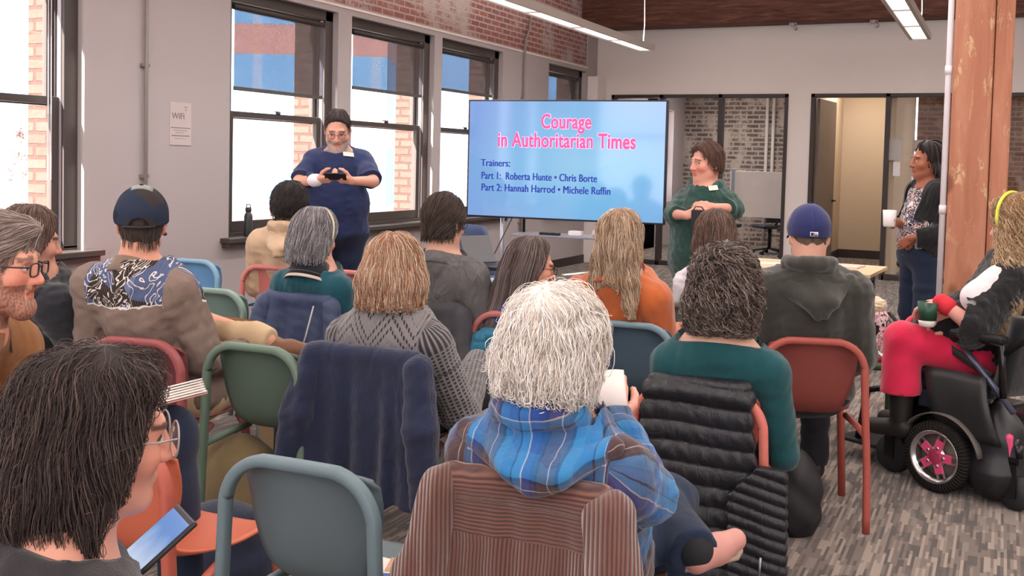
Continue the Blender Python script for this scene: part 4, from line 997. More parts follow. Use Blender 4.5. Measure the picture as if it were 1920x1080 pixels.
def strands(X, name, fn, n, length, cols, rad=.0011, crown=(0, -.05, .13), grav=.9, off=(.0, .006), curl=0, cfreq=30, step=.012, keep=None, seed=1, drop=True, swirl=.35, out=.6, base=None, bres=.006, bbox=None, fly=.0, label=None, dirf=None, mat=None, lenvar=.4, basecol=None, zend=None, stop=.028, plane=None, zjit=.03):
    """hair: a solid base plus fine strands combed over it, all in one mesh. fn works in head coordinates."""
    HM = X['HM']; hc = X['hc']; hs = X['hs']; rs = np.random.RandomState(seed)
    lo, hi = (np.array(bbox[0]), np.array(bbox[1])) if bbox else (np.array([-.17, -.2, -.3]), np.array([.17, .17, .2]))
    V, Q = nets(fn, lo, hi, bres); c0 = np.array([hx(c) for c in cols]); n0 = waves(seed, .03, 4); w = np.clip(.5+.5*n0(V.astype(F)), 0, 1)[:, None]
    cb = np.array(hx(basecol)) if basecol else c0[0]*.75
    VC = np.tile(cb, (len(V), 1))*(.8+.3*w)
    tri = V[Q[:, 0]]; A = rs.randint(0, len(Q), n*2); wts = rs.dirichlet((1, 1, 1, 1), n*2); p = (V[Q[A]]*wts[..., None]).sum(1).astype(F)
    if keep is not None: p = p[keep(p)]
    p = p[:n]; n = len(p); ln = length*(1-lenvar*rs.rand(n)); m = int(length/step)+1; offs = rs.uniform(off[0], off[1], n).astype(F)
    pl = plane or getattr(fn, 'plane', None); crown = np.array(crown, F); nw = waves(seed+9, .05, 4); pts = [p.copy()]; cur = p.copy(); prev = None; dead = np.zeros(n, bool); zj = (rs.rand(n)*zjit).astype(F); flyv = (rs.normal(size=(n, 3))*fly*(rs.rand(n, 1)**3)).astype(F)
    for i in range(m-1):
        d0 = fn(cur); g = grad(fn, cur, d0, .003); g /= np.linalg.norm(g, axis=1)[:, None]+1e-6
        if dirf is not None: v = dirf(cur)
        else:
            v = cur-crown; v[:, 2] *= .3; v = v/(np.linalg.norm(v, axis=1)[:, None]+1e-6)*F(out); v[:, 2] -= F(grav)
        v = v+swirl*np.stack([nw(cur), nw(cur+F(.31)), nw(cur+F(.77))*F(.5)], 1)
        free = g[:, 2] < -.35
        if drop: v = np.where(free[:, None], np.array([0, 0, -1], F)*.8+(prev if prev is not None else v)*.5, v-(v*g).sum(1)[:, None]*g)
        else: v = v-(v*g).sum(1)[:, None]*g
        v /= np.linalg.norm(v, axis=1)[:, None]+1e-6
        if prev is not None: v = _nn(v*.6+prev*.4)
        prev = v; dead |= (d0 > stop)
        if pl: dead |= cur[:, 1]*F(pl[0])-np.maximum(cur[:, 2], F(-.11))*F(pl[1]) > F(pl[2]+.014)
        if zend is not None: dead |= cur[:, 2] < F(zend)+zj-.01
        lim = ((i*step < ln) & ~dead)[:, None]
        nx = cur+v*F(step)*lim
        dd = fn(nx); corr = np.where(free & drop, 0, dd-offs*min(1, (i+1)/2)); nx = nx-g*np.clip(corr, -.01, .01)[:, None]*lim
        nx = nx+flyv*F(step*10)*lim*(i/m); cur = nx.astype(F); pts.append(cur.copy())
    T = np.stack(pts, 1)                                   # n, m, 3
    if curl:
        ph = rs.uniform(0, 6.28, (n, 1)); fr = cfreq*(1+.3*rs.rand(n, 1)); s_ = np.arange(m)[None]*step; amp = curl*np.minimum(1, s_/.03)
        T[:, :, 0] += amp*np.cos(fr*2*s_*3.14+ph); T[:, :, 1] += amp*np.sin(fr*2*s_*3.14+ph); T[:, :, 2] += amp*.6*np.sin(fr*2*s_*3.14+ph*2)
    Tg = np.gradient(T, axis=1); Tg /= np.linalg.norm(Tg, axis=2)[..., None]+1e-9
    ref = rs.normal(size=(n, 1, 3)); s1 = np.cross(Tg, ref); s1 /= np.linalg.norm(s1, axis=2)[..., None]+1e-9; s2 = np.cross(Tg, s1)
    tp = np.minimum(1, (1.05-np.linspace(0, 1, m))*2.2)[None, :, None]*rad*rs.uniform(.7, 1.3, (n, 1, 1))
    k = 3; ring = [T+tp*(math.cos(a)*s1+math.sin(a)*s2) for a in (0, 2.094, 4.189)]
    SV = np.stack(ring, 2).reshape(-1, 3); ids = (np.arange(n*m*k).reshape(n, m, k))
    SQ = np.concatenate([np.stack([ids[:, :-1, a], ids[:, :-1, (a+1) % k], ids[:, 1:, (a+1) % k], ids[:, 1:, a]], -1).reshape(-1, 4) for a in range(k)])
    ci = rs.rand(n)*(len(cols)-1); a_ = ci.astype(int); f_ = (ci-a_)[:, None]; sc = c0[a_]*(1-f_)+c0[np.minimum(a_+1, len(cols)-1)]*f_; sc = sc*rs.uniform(.8, 1.15, (n, 1))
    SCc = np.repeat(sc, m*k, 0)
    AV = np.concatenate([V, SV]); AV = hc+(AV*hs)@HM.T
    o = npmesh(name, AV, np.concatenate([Q, SQ+len(V)]), mat or M_HAIR, X['t'], np.concatenate([VC, SCc]))
    if label: o['label'] = label
    return o
def _nn(v): return v/(np.linalg.norm(v, axis=1)[:, None]+1e-6)
def hair_base(kind, t=.016, ex=None, line=.024, nape=-.075, ears=True, slope=(.8, .6)):
    s = Sd(); s.ell((0, -.014, .034), (.079+t, .100+t, .096+t), 0); s.ell((0, -.045, -.045), (.060+t*.6, .050+t, .05+t*.5), .03)
    if ex: ex(s)
    wv = waves(3, .03, 4)
    def f(p):
        d = s(p)+wv(p)*F(.003); x, y, z = p[:, 0], p[:, 1], p[:, 2]
        d = smax(d, y*F(slope[0])-np.maximum(z, F(-.11))*F(slope[1])-F(line), .012); d = smax(d, F(nape)-z, .012)
        if ears: d = smax(d, -d_ell(p, (.09, .0, -.022), (.03, .032, .040)), .01); d = smax(d, -d_ell(p, (-.09, .0, -.022), (.03, .032, .040)), .01)
        return d
    f.plane = (slope[0], slope[1], line)
    return f
def glasses(X, rim='#2a2424', r=.0225, th=.0016, rectangular=False, lens=True, col=None):
    t = X['t']; HM, hc, hs = X['HM'], X['hc'], X['hs']; W_ = lambda p: hc+HM@np.array(p, float)*hs
    m = plain(rim, .35, .5); b = MB()
    for x in (-1, 1):
        pts = []
        for a in np.linspace(0, 2*math.pi, 28, endpoint=False):
            ca, sa = math.cos(a), math.sin(a)
            if rectangular: ca = math.copysign(abs(ca)**.55, ca); sa = math.copysign(abs(sa)**.55, sa)*.72
            pts.append(W_((x*.034+r*ca, .113-.06*(.034+ca*r*x*x-.034 if False else abs(x*.034+r*ca))**1.15*1.0, -.004+r*sa)))
        b.tube(pts, th*hs, 6, closed=True)
        b.tube([W_((x*(.034+r), .108, .004)), W_((x*.078, .075, .004)), W_((x*.083, .01, .004)), W_((x*.084, -.025, -.008))], th*hs, 6)
    b.tube([W_((-.012, .113, .002)), W_((0, .117, .006)), W_((.012, .113, .002))], th*hs, 6)
    o = b.build('glasses', m, t)
    if lens:
        for x in (-1, 1):
            L = MB()
            ring = [W_((x*.034+(r-.001)*math.cos(a), .1115-.06*abs(x*.034+r*math.cos(a))**1.15, -.004+(r-.001)*math.sin(a)*(.72 if rectangular else 1))) for a in np.linspace(0, 2*math.pi, 20, endpoint=False)]
            L.add(ring, [tuple(range(20))])
            L.build('lens', M_GLASS, o)
    return o
def cap_hat(X, cfn_cols, brim_yaw=0.0, brim='#20242e', logo=None, strap=False, t=.017, base_z=.005, tilt=-.14):
    """a cap as crown (> button, opening strap) and brim"""
    tt = X['t']; HM, hc, hs = X['HM'], X['hc'], X['hs']
    B = rotm(brim_yaw, tilt, 0)
    wv = waves(5, .05, 3)
    def crown(p):
        q = p@B.astype(F); d = d_ell(q, (0, -.010, .030), (.081+t, .103+t, .098+t))+wv(q)*F(.0015)
        ang = np.arctan2(q[:, 0], q[:, 1]); d = d+F(.0022)*np.exp(-(np.sin(ang*3)/F(.08))**2)*(q[:, 2] > base_z+.02)
        d = smax(d, F(base_z)-q[:, 2], .004); d = np.maximum(d, -(d_ell(q, (0, -.010, .030), (.081+t-.006, .103+t-.006, .098+t-.006))) if False else F(-1))
        if strap: d = smax(d, -d_ell(q, (0, -.13, base_z), (.036, .06, .034)), .004)
        return d
    V, Q = nets(crown, (-.13, -.15, -.06), (.13, .15, .17), .0045)
    o = npmesh('cap', hc+(V*hs)@HM.T, Q, cfn_cols, tt, None, np.concatenate([(V@B)], 1))
    P = []
    for r_ in np.linspace(0, 1, 6):
        row = []
        for a in np.linspace(-1.05, 1.05, 15): row.append(B@np.array([(.094)*math.sin(a)*(1-.03*r_), .09*math.cos(a)+.012+r_*.065*math.cos(a*.75)+.0, base_z+.004-.012*r_-.10*(math.sin(a)**2)*.18-.01*r_*math.cos(a)]))
        P.append([hc+HM@(q*hs) for q in row])
    MB().grid(P, .004).build('brim', plain(brim, .8, .2), o)
    bt = hc+HM@(B@np.array([0, -.012, .030+.098+t])*hs); MB().lathe([(0, -.003), (.008, -.002), (.008, .003), (.004, .006), (0, .0065)], 12, Matrix.Translation(bt)).build('button', plain(brim, .8, .2), o)
    return o, B
# ------------------------------------------------------------------ the audience
def place(key, fwd=.0, side=0):
    x, y, rz = CH_[key]; k = .30+fwd; return (x+side*math.cos(rz)-k*math.sin(rz), y+side*math.sin(rz)+k*math.cos(rz), 0), rz
def loc2(w, loc, rz):                                     # world point to the frame standing at loc, turned rz
    d = np.array(w, float)-np.array(loc, float); c, s = math.cos(rz), math.sin(rz); return np.array([c*d[0]+s*d[1], -s*d[0]+c*d[1], d[2]])
def dirl(w, rz):
    c, s = math.cos(rz), math.sin(rz); return np.array([c*w[0]+s*w[1], -s*w[0]+c*w[1], w[2]])
def sit(loc, rz, px, py, D, hyaw=0, hpitch=0, hroll=0, ow=.22, sdrop=.075, round_=.03, hs=1.0, tilt=0, **kw):
    """joints of a seated figure whose head is centred where the photo shows it, D metres off; hyaw is a compass turn in the room (degrees)"""
    h = loc2(at(px, py, D), loc, rz); nb = h+np.array([0, -.045, -.165])*hs
    J = dict(head=h, hrot=(R(hyaw)-rz, R(hpitch), R(hroll)), neck=nb, pelvis=np.array([kw.get('px', 0)*1.0, -.07, .545]), sw=ow-.066, sdrop=sdrop, round=round_)
    sw = ow-.066
    J['SL'] = nb+np.array([-sw, .01, -sdrop+tilt]); J['SR'] = nb+np.array([sw, .01, -sdrop-tilt])
    z = nb[2]; J['EL'] = np.array([nb[0]-sw-.045, nb[1]+.05, z-.36]); J['ER'] = np.array([nb[0]+sw+.045, nb[1]+.05, z-.36])
    J['WL'] = np.array([-.10, .27, .665]); J['WR'] = np.array([.10, .27, .665])
    J['hL'] = ((.55, .75, -.15), (0, 0, -1), -1); J['hR'] = ((-.55, .75, -.15), (0, 0, -1), 1)
    J['HL'] = (-.09, -.05, .53); J['HR'] = (.09, -.05, .53); J['KL'] = (-.125, .36, .525); J['KR'] = (.125, .36, .525)
    J['AL'] = (-.13, .36, .10); J['AR'] = (.13, .36, .10); J['TL'] = (-.14, .50, .035); J['TR'] = (.14, .50, .035)
    for k in ('SL', 'SR', 'EL', 'ER', 'WL', 'WR', 'hL', 'hR', 'KL', 'KR', 'AL', 'AR', 'TL', 'TR', 'pelvis', 'HL', 'HR'):
        if k in kw: J[k] = kw[k] if k[0] == 'h' else np.array(kw[k], float)
    return J
DENIM = cloth('dark_denim', '#222c40', '#2a3850', fib=500, sheen=.1, bump=.25); DARKP = cloth('dark_trousers', '#26262c', fib=400, sheen=.1, bump=.2); KHAKI = cloth('khaki_twill', '#cdb08c', '#dcc3a0', fib=400, sheen=.1, bump=.3)
SHOE = plain('#26211f', .5, .4); BROWNSHOE = plain('#7a5138', .5, .4)

def plaid():
    t = NT('blue_plaid'); a = t.attr('cuv').outputs['Vector']; nz = t.n('ShaderNodeTexNoise'); nz.inputs['Scale'].default_value = 14; t.set(nz.inputs['Vector'], t.obj())
    s = t.sep(a); w = t.math('MULTIPLY', t.math('SUBTRACT', nz.outputs[0], .5), .02)
    def bands(c, P, off):
        f = t.math('FRACT', t.math('ADD', t.math('DIVIDE', t.math('ADD', c, w), P), off))
        return t.ramp(f, [(0, hx('#2f7fc4')), (.16, hx('#1f2a44')), (.185, hx('#3a8fd0')), (.30, hx('#e3dad8')), (.318, hx('#2f55a8')), (.44, hx('#2a3a86')), (.52, hx('#20222e')), (.56, hx('#5a4038')), (.72, hx('#e0d2cc')), (.738, hx('#5a4038')), (.82, hx('#23283c')), (.86, hx('#3f95d4'))], 'CONSTANT')
    c = t.mix(.5, bands(s[0], .155, .2), bands(s[1], .175, .55)); c = t.mix(.28, c, h4('#1d2742')); fi = t.noise(a, 900, 2); c = t.mix(t.math('MULTIPLY', fi, .3), c, t.mix(.5, c, h4('#14203a')))
    t.fin(c, .9, .15); t.b.inputs['Sheen Weight'].default_value = .3; t.bump(t.math('ADD', t.noise(t.scale(t.obj(), (1, 1, .6)), 12, 4, .55, .9), t.math('MULTIPLY', fi, .1)), .5, .02); return t.m
def zigzag():
    t = NT('zigzag_knit'); s = t.sep(t.attr('cuv').outputs['Vector']); tri = t.math('ABSOLUTE', t.math('SUBTRACT', t.math('FRACT', t.math('DIVIDE', t.math('ADD', s[0], 0.02), .17)), .5))
    k = t.math('ADD', s[1], t.math('MULTIPLY', tri, .20)); line_ = t.math('FRACT', t.math('DIVIDE', k, .032)); dots = t.math('FRACT', t.math('DIVIDE', s[0], .0105))
    big = t.math('FRACT', t.math('DIVIDE', k, .128)); m = t.math('MULTIPLY', t.math('LESS_THAN', line_, .36), t.math('LESS_THAN', dots, .62)); m = t.math('MULTIPLY', m, t.math('LESS_THAN', big, .76))
    arm = s[2]; dx = t.math('FRACT', t.math('DIVIDE', s[0], .018)); dy = t.math('FRACT', t.math('DIVIDE', s[1], .014)); m2 = t.math('MULTIPLY', t.math('LESS_THAN', dx, .6), t.math('LESS_THAN', dy, .6)); m = t.math('ADD', t.math('MULTIPLY', m, t.math('SUBTRACT', 1.0, arm)), t.math('MULTIPLY', m2, arm))
    n = t.noise(t.obj(), 260, 3); base = t.mix(n, h4('#6a676b'), h4('#918c8c')); band = t.math('LESS_THAN', t.math('FRACT', t.math('DIVIDE', s[1], .26)), .03); base = t.mix(t.math('MULTIPLY', band, .7), base, h4('#35343a'))
    t.fin(t.mix(t.math('MULTIPLY', m, .92), base, h4('#26252b')), .95, .1); t.b.inputs['Sheen Weight'].default_value = .4; t.bump(t.math('ADD', t.math('MULTIPLY', n, .4), t.noise(t.obj(), 12, 3)), .5, .012); return t.m
def yoke(zline):
    t = NT('embroidered_shirt'); a = t.attr('cuv').outputs['Vector']; s = t.sep(a); o = t.obj()
    n = t.noise(o, 8, 4); base = t.mix(n, h4('#75635a'), h4('#94837a'))
    edge = t.math('ADD', zline, t.math('ADD', t.math('MULTIPLY', t.math('ABSOLUTE', s[0]), .12), t.math('MULTIPLY', t.math('SUBTRACT', t.noise(a, 9, 2), .5), .08)))
    inside = t.math('MULTIPLY', t.math('GREATER_THAN', s[1], edge), t.math('LESS_THAN', t.math('ABSOLUTE', s[0]), .265))
    v = t.n('ShaderNodeTexVoronoi'); v.inputs['Scale'].default_value = 9; t.set(v.inputs['Vector'], a); patch = t.ramp(t.sep(v.outputs['Color'])[0], [(0, hx('#2c2523')), (.3, hx('#4d5f86')), (.55, hx('#3a302c')), (.75, hx('#6d7ba6')), (.9, hx('#2a2b38'))], 'CONSTANT')
    st = t.math('GREATER_THAN', t.math('SINE', t.math('MULTIPLY', t.math('ADD', s[0], t.math('MULTIPLY', s[1], .4)), 700)), .3); patch = t.mix(t.math('MULTIPLY', st, .35), patch, h4('#7c6a5e'))
    nz = t.n('ShaderNodeTexNoise'); nz.inputs['Scale'].default_value = 13; nz.inputs['Detail'].default_value = 1.5; nz.inputs['Distortion'].default_value = 1.8; t.set(nz.inputs['Vector'], a)
    def iso(x, l, w): return t.math('LESS_THAN', t.math('ABSOLUTE', t.math('SUBTRACT', x, l)), w)
    sw_ = t.math('MAXIMUM', iso(nz.outputs[0], .46, .017), iso(nz.outputs[0], .62, .016)); rim = t.math('LESS_THAN', t.math('ABSOLUTE', t.math('SUBTRACT', s[1], edge)), .006)
    c = t.mix(inside, base, patch); c = t.mix(t.math('MULTIPLY', t.math('MULTIPLY', t.math('MAXIMUM', sw_, rim), inside), .95), c, h4('#e6dedb'))
    t.fin(c, .85, .2); t.bump(t.math('ADD', t.noise(t.scale(o, (1, 1, .5)), 14, 4, .55, 1), t.math('MULTIPLY', t.math('MULTIPLY', sw_, inside), .6)), .55, .016); return t.m
def floral():
    t = NT('floral_print'); a = t.obj(); v = t.n('ShaderNodeTexVoronoi'); v.inputs['Scale'].default_value = 26; t.set(v.inputs['Vector'], a); n = t.noise(a, 16, 3, .6, 1)
    c = t.ramp(n, [(0, hx('#2c2f45')), (.42, hx('#e6dcda')), (.47, hx('#4a4d63')), (.55, hx('#d9b8a6')), (.6, hx('#34364a')), (.68, hx('#efe7e4'))], 'CONSTANT'); t.fin(c, .85, .2); return t.m

def hood(X, w=.15, drop=.13, th=.030, skew=.03):
    """a hood lying down the back: a raised roll behind the neck that folds into a soft pointed bag"""
    nb = X['nb']; q = Sd(); ax = _n(X['hc']-nb)
    ring = [nb+np.array([.088*math.sin(a), -.012-.078*math.cos(a), .030-.045*max(0, -math.cos(a))+.012*math.cos(a)]) for a in np.linspace(-2.3, 2.3, 11)]
    q.chain(ring, [.030]*11, .015, 0)
    for u in np.linspace(-1, 1, 5):                       # the bag: a fan of flattened folds meeting low on the back
        top = nb+np.array([u*w*.75, -.075+.045*abs(u), -.015-.02*abs(u)]); bot = nb+np.array([u*w*.30+skew, -.135, -drop*(1-.25*abs(u))])
        q.cap(top, bot, th*1.05, th*.85, .035)
    q.cap(nb+np.array([-w, -.035, -.02]), nb+np.array([skew-.01, -.150, -drop*1.12]), th*.72, th*.6, .010); q.cap(nb+np.array([w, -.035, -.02]), nb+np.array([skew+.02, -.150, -drop*1.05]), th*.72, th*.6, .010)
    q.ell(nb+ax*.055+np.array([0, -.0, .0]), (.060, .058, .06), .02, sub=True)
    wv = waves(21, .045, 4)
    return lambda p: q(p)+wv(p)*F(.007)
def add_hood(X, m, seed=1, name='hood', res=.007, **kw):
    f = hood(X, **kw); nb = X['nb']; return solid(name, f, nb-[.24, .28, .30], nb+[.24, .2, .14], res, m, X['t'], None, cuvf(X))
def collar(X, m, r=.070, h=.045, name='collar', z=.0, tilt=.25, th=.009, fall=.018, label=None):
    nb = X['nb']; ax = _n(X['hc']-nb); P = []
    u = _n(np.cross([0, 1, 0], ax)); v = np.cross(ax, u)
    for k, (hh, rr) in enumerate(((-.01, r+.012), (h*.5, r+.004), (h, r), (h*.98, r+th+.004), (h*.4, r+fall+.004), (-.012, r+fall+.016))):
        row = []
        for a in np.linspace(-math.pi*.5-2.5, -math.pi*.5+2.5, 32): row.append(nb+u*rr*math.cos(a)*1.05+v*(rr*math.sin(a))*1.0+ax*(hh+z-.02-.018*(math.sin(a)+1)))
        P.append(row)
    o = MB().grid(P, .004).build(name, m, X['t'])
    if label: o['label'] = label
    return o
def sleek(t=.02, low=-.16, ex=None, face=.03, slope=(.85, .45), ears=False, back=None, wide=.0):
    def e(s):
        s.ell((0, -.035, low*.45), (.083+t+wide, .085+t, abs(low)*.62+t), .04)
        if ex: ex(s)
    f0 = hair_base('', t, e, face, low, ears, slope); return f0
def keepf(fn): return None

# --- white haired person in the plaid shirt, nearest the middle
M_PLAID = plaid()
loc, rz = place('E', .02)
J = sit(loc, rz, 1036, 655, 2.36, hyaw=14, hpitch=-14, hroll=8, ow=.225, sdrop=.085, round_=.05, hs=1.0)
J['SR'] = J['SR']+[.02, .0, -.01]; J['ER'] = loc2(at(1212, 925, 2.36), loc, rz); J['WR'] = loc2(at(1150, 790, 2.56), loc, rz); J['hR'] = ((-.2, .5, .8), (-.3, .9, -.3), 1, (.6, .7, .5)); J['SL'] = J['SL']+[-.0, 0, -.0]; J['EL'] = J['SL']+np.array([-.02, .06, -.27]); J['KR'] = (.14, .40, .56); J['KL'] = (-.05, .42, .56)
# the left leg is crossed over, its foot sticking out to the right
J['KL'] = (.08, .38, .58); J['AL'] = loc2(at(1298, 1032, 2.55), loc, rz); J['TL'] = loc2(at(1378, 1012, 2.60), loc, rz)
X = person('white haired person in a blue plaid hooded shirt in the middle of the photo', loc, rz, J, '#dfa793', brow='#d8cec8', res=.008, cheeks=.4, shoes=True)
garment(X, 'shirt', M_PLAID, e=.020, fold=.009, res=.007, seed=2, af=1.12, f=1.28, neck=(.055, .012), hem=.43)
add_hood(X, M_PLAID, drop=.085, w=.175, res=.006, th=.034, skew=.04)
trousers(X, DENIM, seed=8, crop=0)
_a, _t = np.array(J['AL']), np.array(J['TL']); q = Sd(); q.cap(np.array(J['KL'])*.35+_a*.65, _a+(_t-_a)*.05, .052, .048, 0); solid('sock', q, _a-.13, _a+.13, .007, plain('#1f2024', .9), X['t'])
q2 = Sd(); q2.chain([_a+[.01, 0, -.02], _a*.45+_t*.55+[0, 0, -.012], _t], [.036, .036, .028], .02, 0)
o = solid('shoe', lambda p: q2(p), _a-.16, _t+.08, .006, plain('#c58f86', .6, .3), X['t']); o['label'] = 'dusty pink flat shoe on the crossed leg'
MB().grid([[_a*(1-k)+_t*k+np.array([.0+.0, w_*.036*math.sin(min(1, .35+k*1.2)*2.2), -.036-.0*k]) for w_ in np.linspace(-1, 1, 5)] for k in np.linspace(-.15, 1.15, 10)], .010).build('sole', plain('#b09a88', .7), o)
wl0 = waves(77, .035, 5); fb = sleek(.022, -.105, face=.034, ears=False, wide=.004, ex=lambda s: s.ell((0, -.02, .02), (.104, .116, .098), .03)); f = lambda p: fb(p)+wl0(p)*F(.009)
strands(X, 'hair', f, 4200, .16, ['#f3ebe6', '#fdfaf7', '#d6c8bc', '#faf4ee', '#e9dccf'], .0009, crown=(-.035, -.07, .13), grav=.75, curl=.006, cfreq=8, swirl=.8, off=(-.003, .016), fly=.11, basecol='#efe6e0', out=1.0, zend=-.135, zjit=.075, plane=(.85, .45, .034))
glasses(X, '#8b8080', lens=True)

# --- curly haired person in the teal top
loc, rz = place('G', .02)
M_TEAL = cloth('teal_jersey', '#0f4248', '#155158', rough=.75, fib=600, bump=.4, sheen=.2, folds=.2)
J = sit(loc, rz, 1357, 543, 3.40, hyaw=12, hpitch=-6, ow=.228, sdrop=.088, round_=.035)
X = person('person with a dark curly bob in a teal long sleeved top', loc, rz, J, '#e0b39d', brow='#3a2c26', res=.008)
garment(X, 'top', M_TEAL, e=.010, fold=.004, res=.008, seed=4, neck=(.05, -.012), hem=.50, neckr=.085)
trousers(X, DARKP, shoes=SHOE)
wl1 = waves(78, .03, 5); fc_ = sleek(.024, -.115, face=.034, wide=.0, ex=lambda s: (s.ell((0, -.03, -.04), (.114, .112, .095), .03))); f = lambda p: fc_(p)+wl1(p)*F(.009)
strands(X, 'hair', f, 3400, .10, ['#241c1a', '#4a3c37', '#766459', '#a3918a', '#352a27'], .0013, curl=.0115, cfreq=15, grav=.8, swirl=.9, off=(-.003, .012), fly=.03, basecol='#241c1a', step=.006, zend=-.135, plane=(.85, .45, .034))

# --- man in the blue cap and dark hoodie
M_HOOD = cloth('charcoal_fleece', '#33322f', '#3f3e39', fib=420, bump=.45, sheen=.4, folds=.18)
loc, rz = place('I', .03)
J = sit(loc, rz, 1516, 440, 4.42, hyaw=20, hpitch=-3, ow=.252, sdrop=.085, round_=.045, hs=.93)
X = person('man in a royal blue baseball cap and charcoal hooded sweatshirt', loc, rz, J, '#d3a48f', male=True, fat=1.3, hsc=.93, beard=('#3a2c26', .8), res=.008)
garment(X, 'hoodie', M_HOOD, e=.022, fold=.007, res=.009, seed=6, af=1.18, neck=(.055, .02), hem=.47)
add_hood(X, M_HOOD, drop=.15, w=.165, th=.034)
trousers(X, DARKP, shoes=SHOE)
M_CAPB = cloth('royal_cap', '#262a55', '#30366a', fib=900, bump=.15, sheen=.2, folds=.02)
o, B = cap_hat(X, [M_CAPB], 0, '#262a55', base_z=-.004, tilt=R(5))
f = hair_base('', .006, None, .022, -.085); strands(X, 'hair', f, 1500, .02, ['#3a2f2b', '#5a4a42', '#6b5a50'], .0008, basecol='#6a564a', off=(0, .003), step=.007, swirl=.2)
def on_head(X, B, q): return X['hc']+X['HM']@(B@np.array(q, float))*X['hs']
def patch_mesh(X, B, w, h, zc, m, par, name, th=.0, y0=-.137):
    P = []
    for b_ in np.linspace(-1, 1, 5):
        row = []
        for a in np.linspace(-1, 1, 9):
            x = a*w/2; z = zc+b_*h/2; k = 1-(x/.098)**2-((z-.03)/.115)**2; y = -.010-.1205*math.sqrt(max(.02, k)); row.append(on_head(X, B, (x, y-.001-th, z)))
        P.append(row)
    return MB().grid(P, .0015).build(name, m, par)
lg = patch_mesh(X, B, .034, .019, .016, plain('#f2eeee', .7), o, 'logo')
def sub_patch(x0, x1, z0, z1, m, nm):
    P = [[on_head(X, B, (x, -.010-.1205*math.sqrt(1-(x/.098)**2-((z-.03)/.115)**2)-.0035, z)) for x in np.linspace(x0, x1, 5)] for z in np.linspace(z0, z1, 4)]
    MB().grid(P, .001).build(nm, m, o)
sub_patch(-.0145, -.003, .009, .023, plain('#232a5c', .7), 'logo_shape'); sub_patch(.002, .0145, .009, .0135, plain('#232a5c', .7), 'logo_shape'); sub_patch(.004, .0125, .0165, .023, plain('#c9c3c6', .7), 'logo_shape'); sub_patch(-.001, .002, .0095, .0225, plain('#b9434f', .7), 'logo_shape')

# --- auburn bob, zigzag sweater
M_ZIG = zigzag(); loc, rz = place('F', .03)
J = sit(loc, rz, 740, 512, 3.88, hyaw=16, hpitch=-6, ow=.245, sdrop=.088, round_=.04)
J['WR'] = (.14, .30, .68); J['ER'] = J['ER']+[.035, .06, 0]
X = person('auburn haired person in a grey zigzag patterned sweater, in front of the navy fleece jacket', loc, rz, J, '#deb09b', fat=1.2, res=.008)
garment(X, 'sweater', M_ZIG, e=.020, fold=.007, res=.008, seed=9, af=1.15, neck=(.06, .02), hem=.47)

trousers(X, DARKP, shoes=SHOE)
f = sleek(.026, -.110, face=.034, wide=.010, ex=lambda s: s.ell((0, -.03, -.04), (.130, .122, .10), .03))
strands(X, 'hair', f, 3200, .17, ['#825644', '#b28465', '#d6b092', '#ecd6bf', '#96694f'], .0011, crown=(0, -.035, .15), grav=1.0, swirl=.4, curl=.004, cfreq=7, off=(-.002, .007), fly=.008, basecol='#8a604c', out=.9, zend=-.135, zjit=.055)

# --- orange fleece, long blond hair
M_ORANGE = cloth('orange_fleece', '#b5592a', '#c96a36', fib=500, bump=.4, sheen=.5, folds=.12); loc, rz = place('H', .09)
J = sit(loc, rz, 1161, 452, 4.75, hyaw=18, hpitch=-4, hroll=3, ow=.245, sdrop=.088, round_=.015)
X = person('person with long blond hair in an orange fleece', loc, rz, J, '#deb09b', fat=1.15, res=.008)
garment(X, 'fleece', M_ORANGE, e=.020, fold=.006, res=.009, seed=11, af=1.15, neck=(.06, .02), hem=.47); collar(X, M_ORANGE, .075, .055, th=.012)
trousers(X, DENIM, shoes=SHOE)
def ex11(s):
    s.cap((0, -.075, -.05), (-.005, -.09, -.12), .075, .055, .05); s.chain([(.04, -.07, -.08), (.07, -.125, -.19), (.085, -.155, -.29)], [.045, .032, .014], .02, .03); s.cap((-.06, -.05, -.10), (-.085, -.06, -.17), .045, .03, .04)
f = sleek(.022, -.40, face=.032, ex=ex11, wide=-.002)
def sl11(p): 
    return f(p)
f11 = hair_base('', .022, lambda s: (ex11(s), s.ell((0, -.035, -.07), (.100, .10, .10), .04)), .032, -.36, False, (.85, .45))
strands(X, 'hair', f11, 2600, .34, ['#7a5a48', '#b08d70', '#d9bfa2', '#ead6be', '#9a785f'], .0010, crown=(0, -.03, .15), grav=1.2, swirl=.4, curl=.006, cfreq=6, off=(-.002, .007), bbox=((-.2, -.26, -.40), (.2, .17, .2)), fly=.03, basecol='#8a6a56', zend=-.33, zjit=.06)

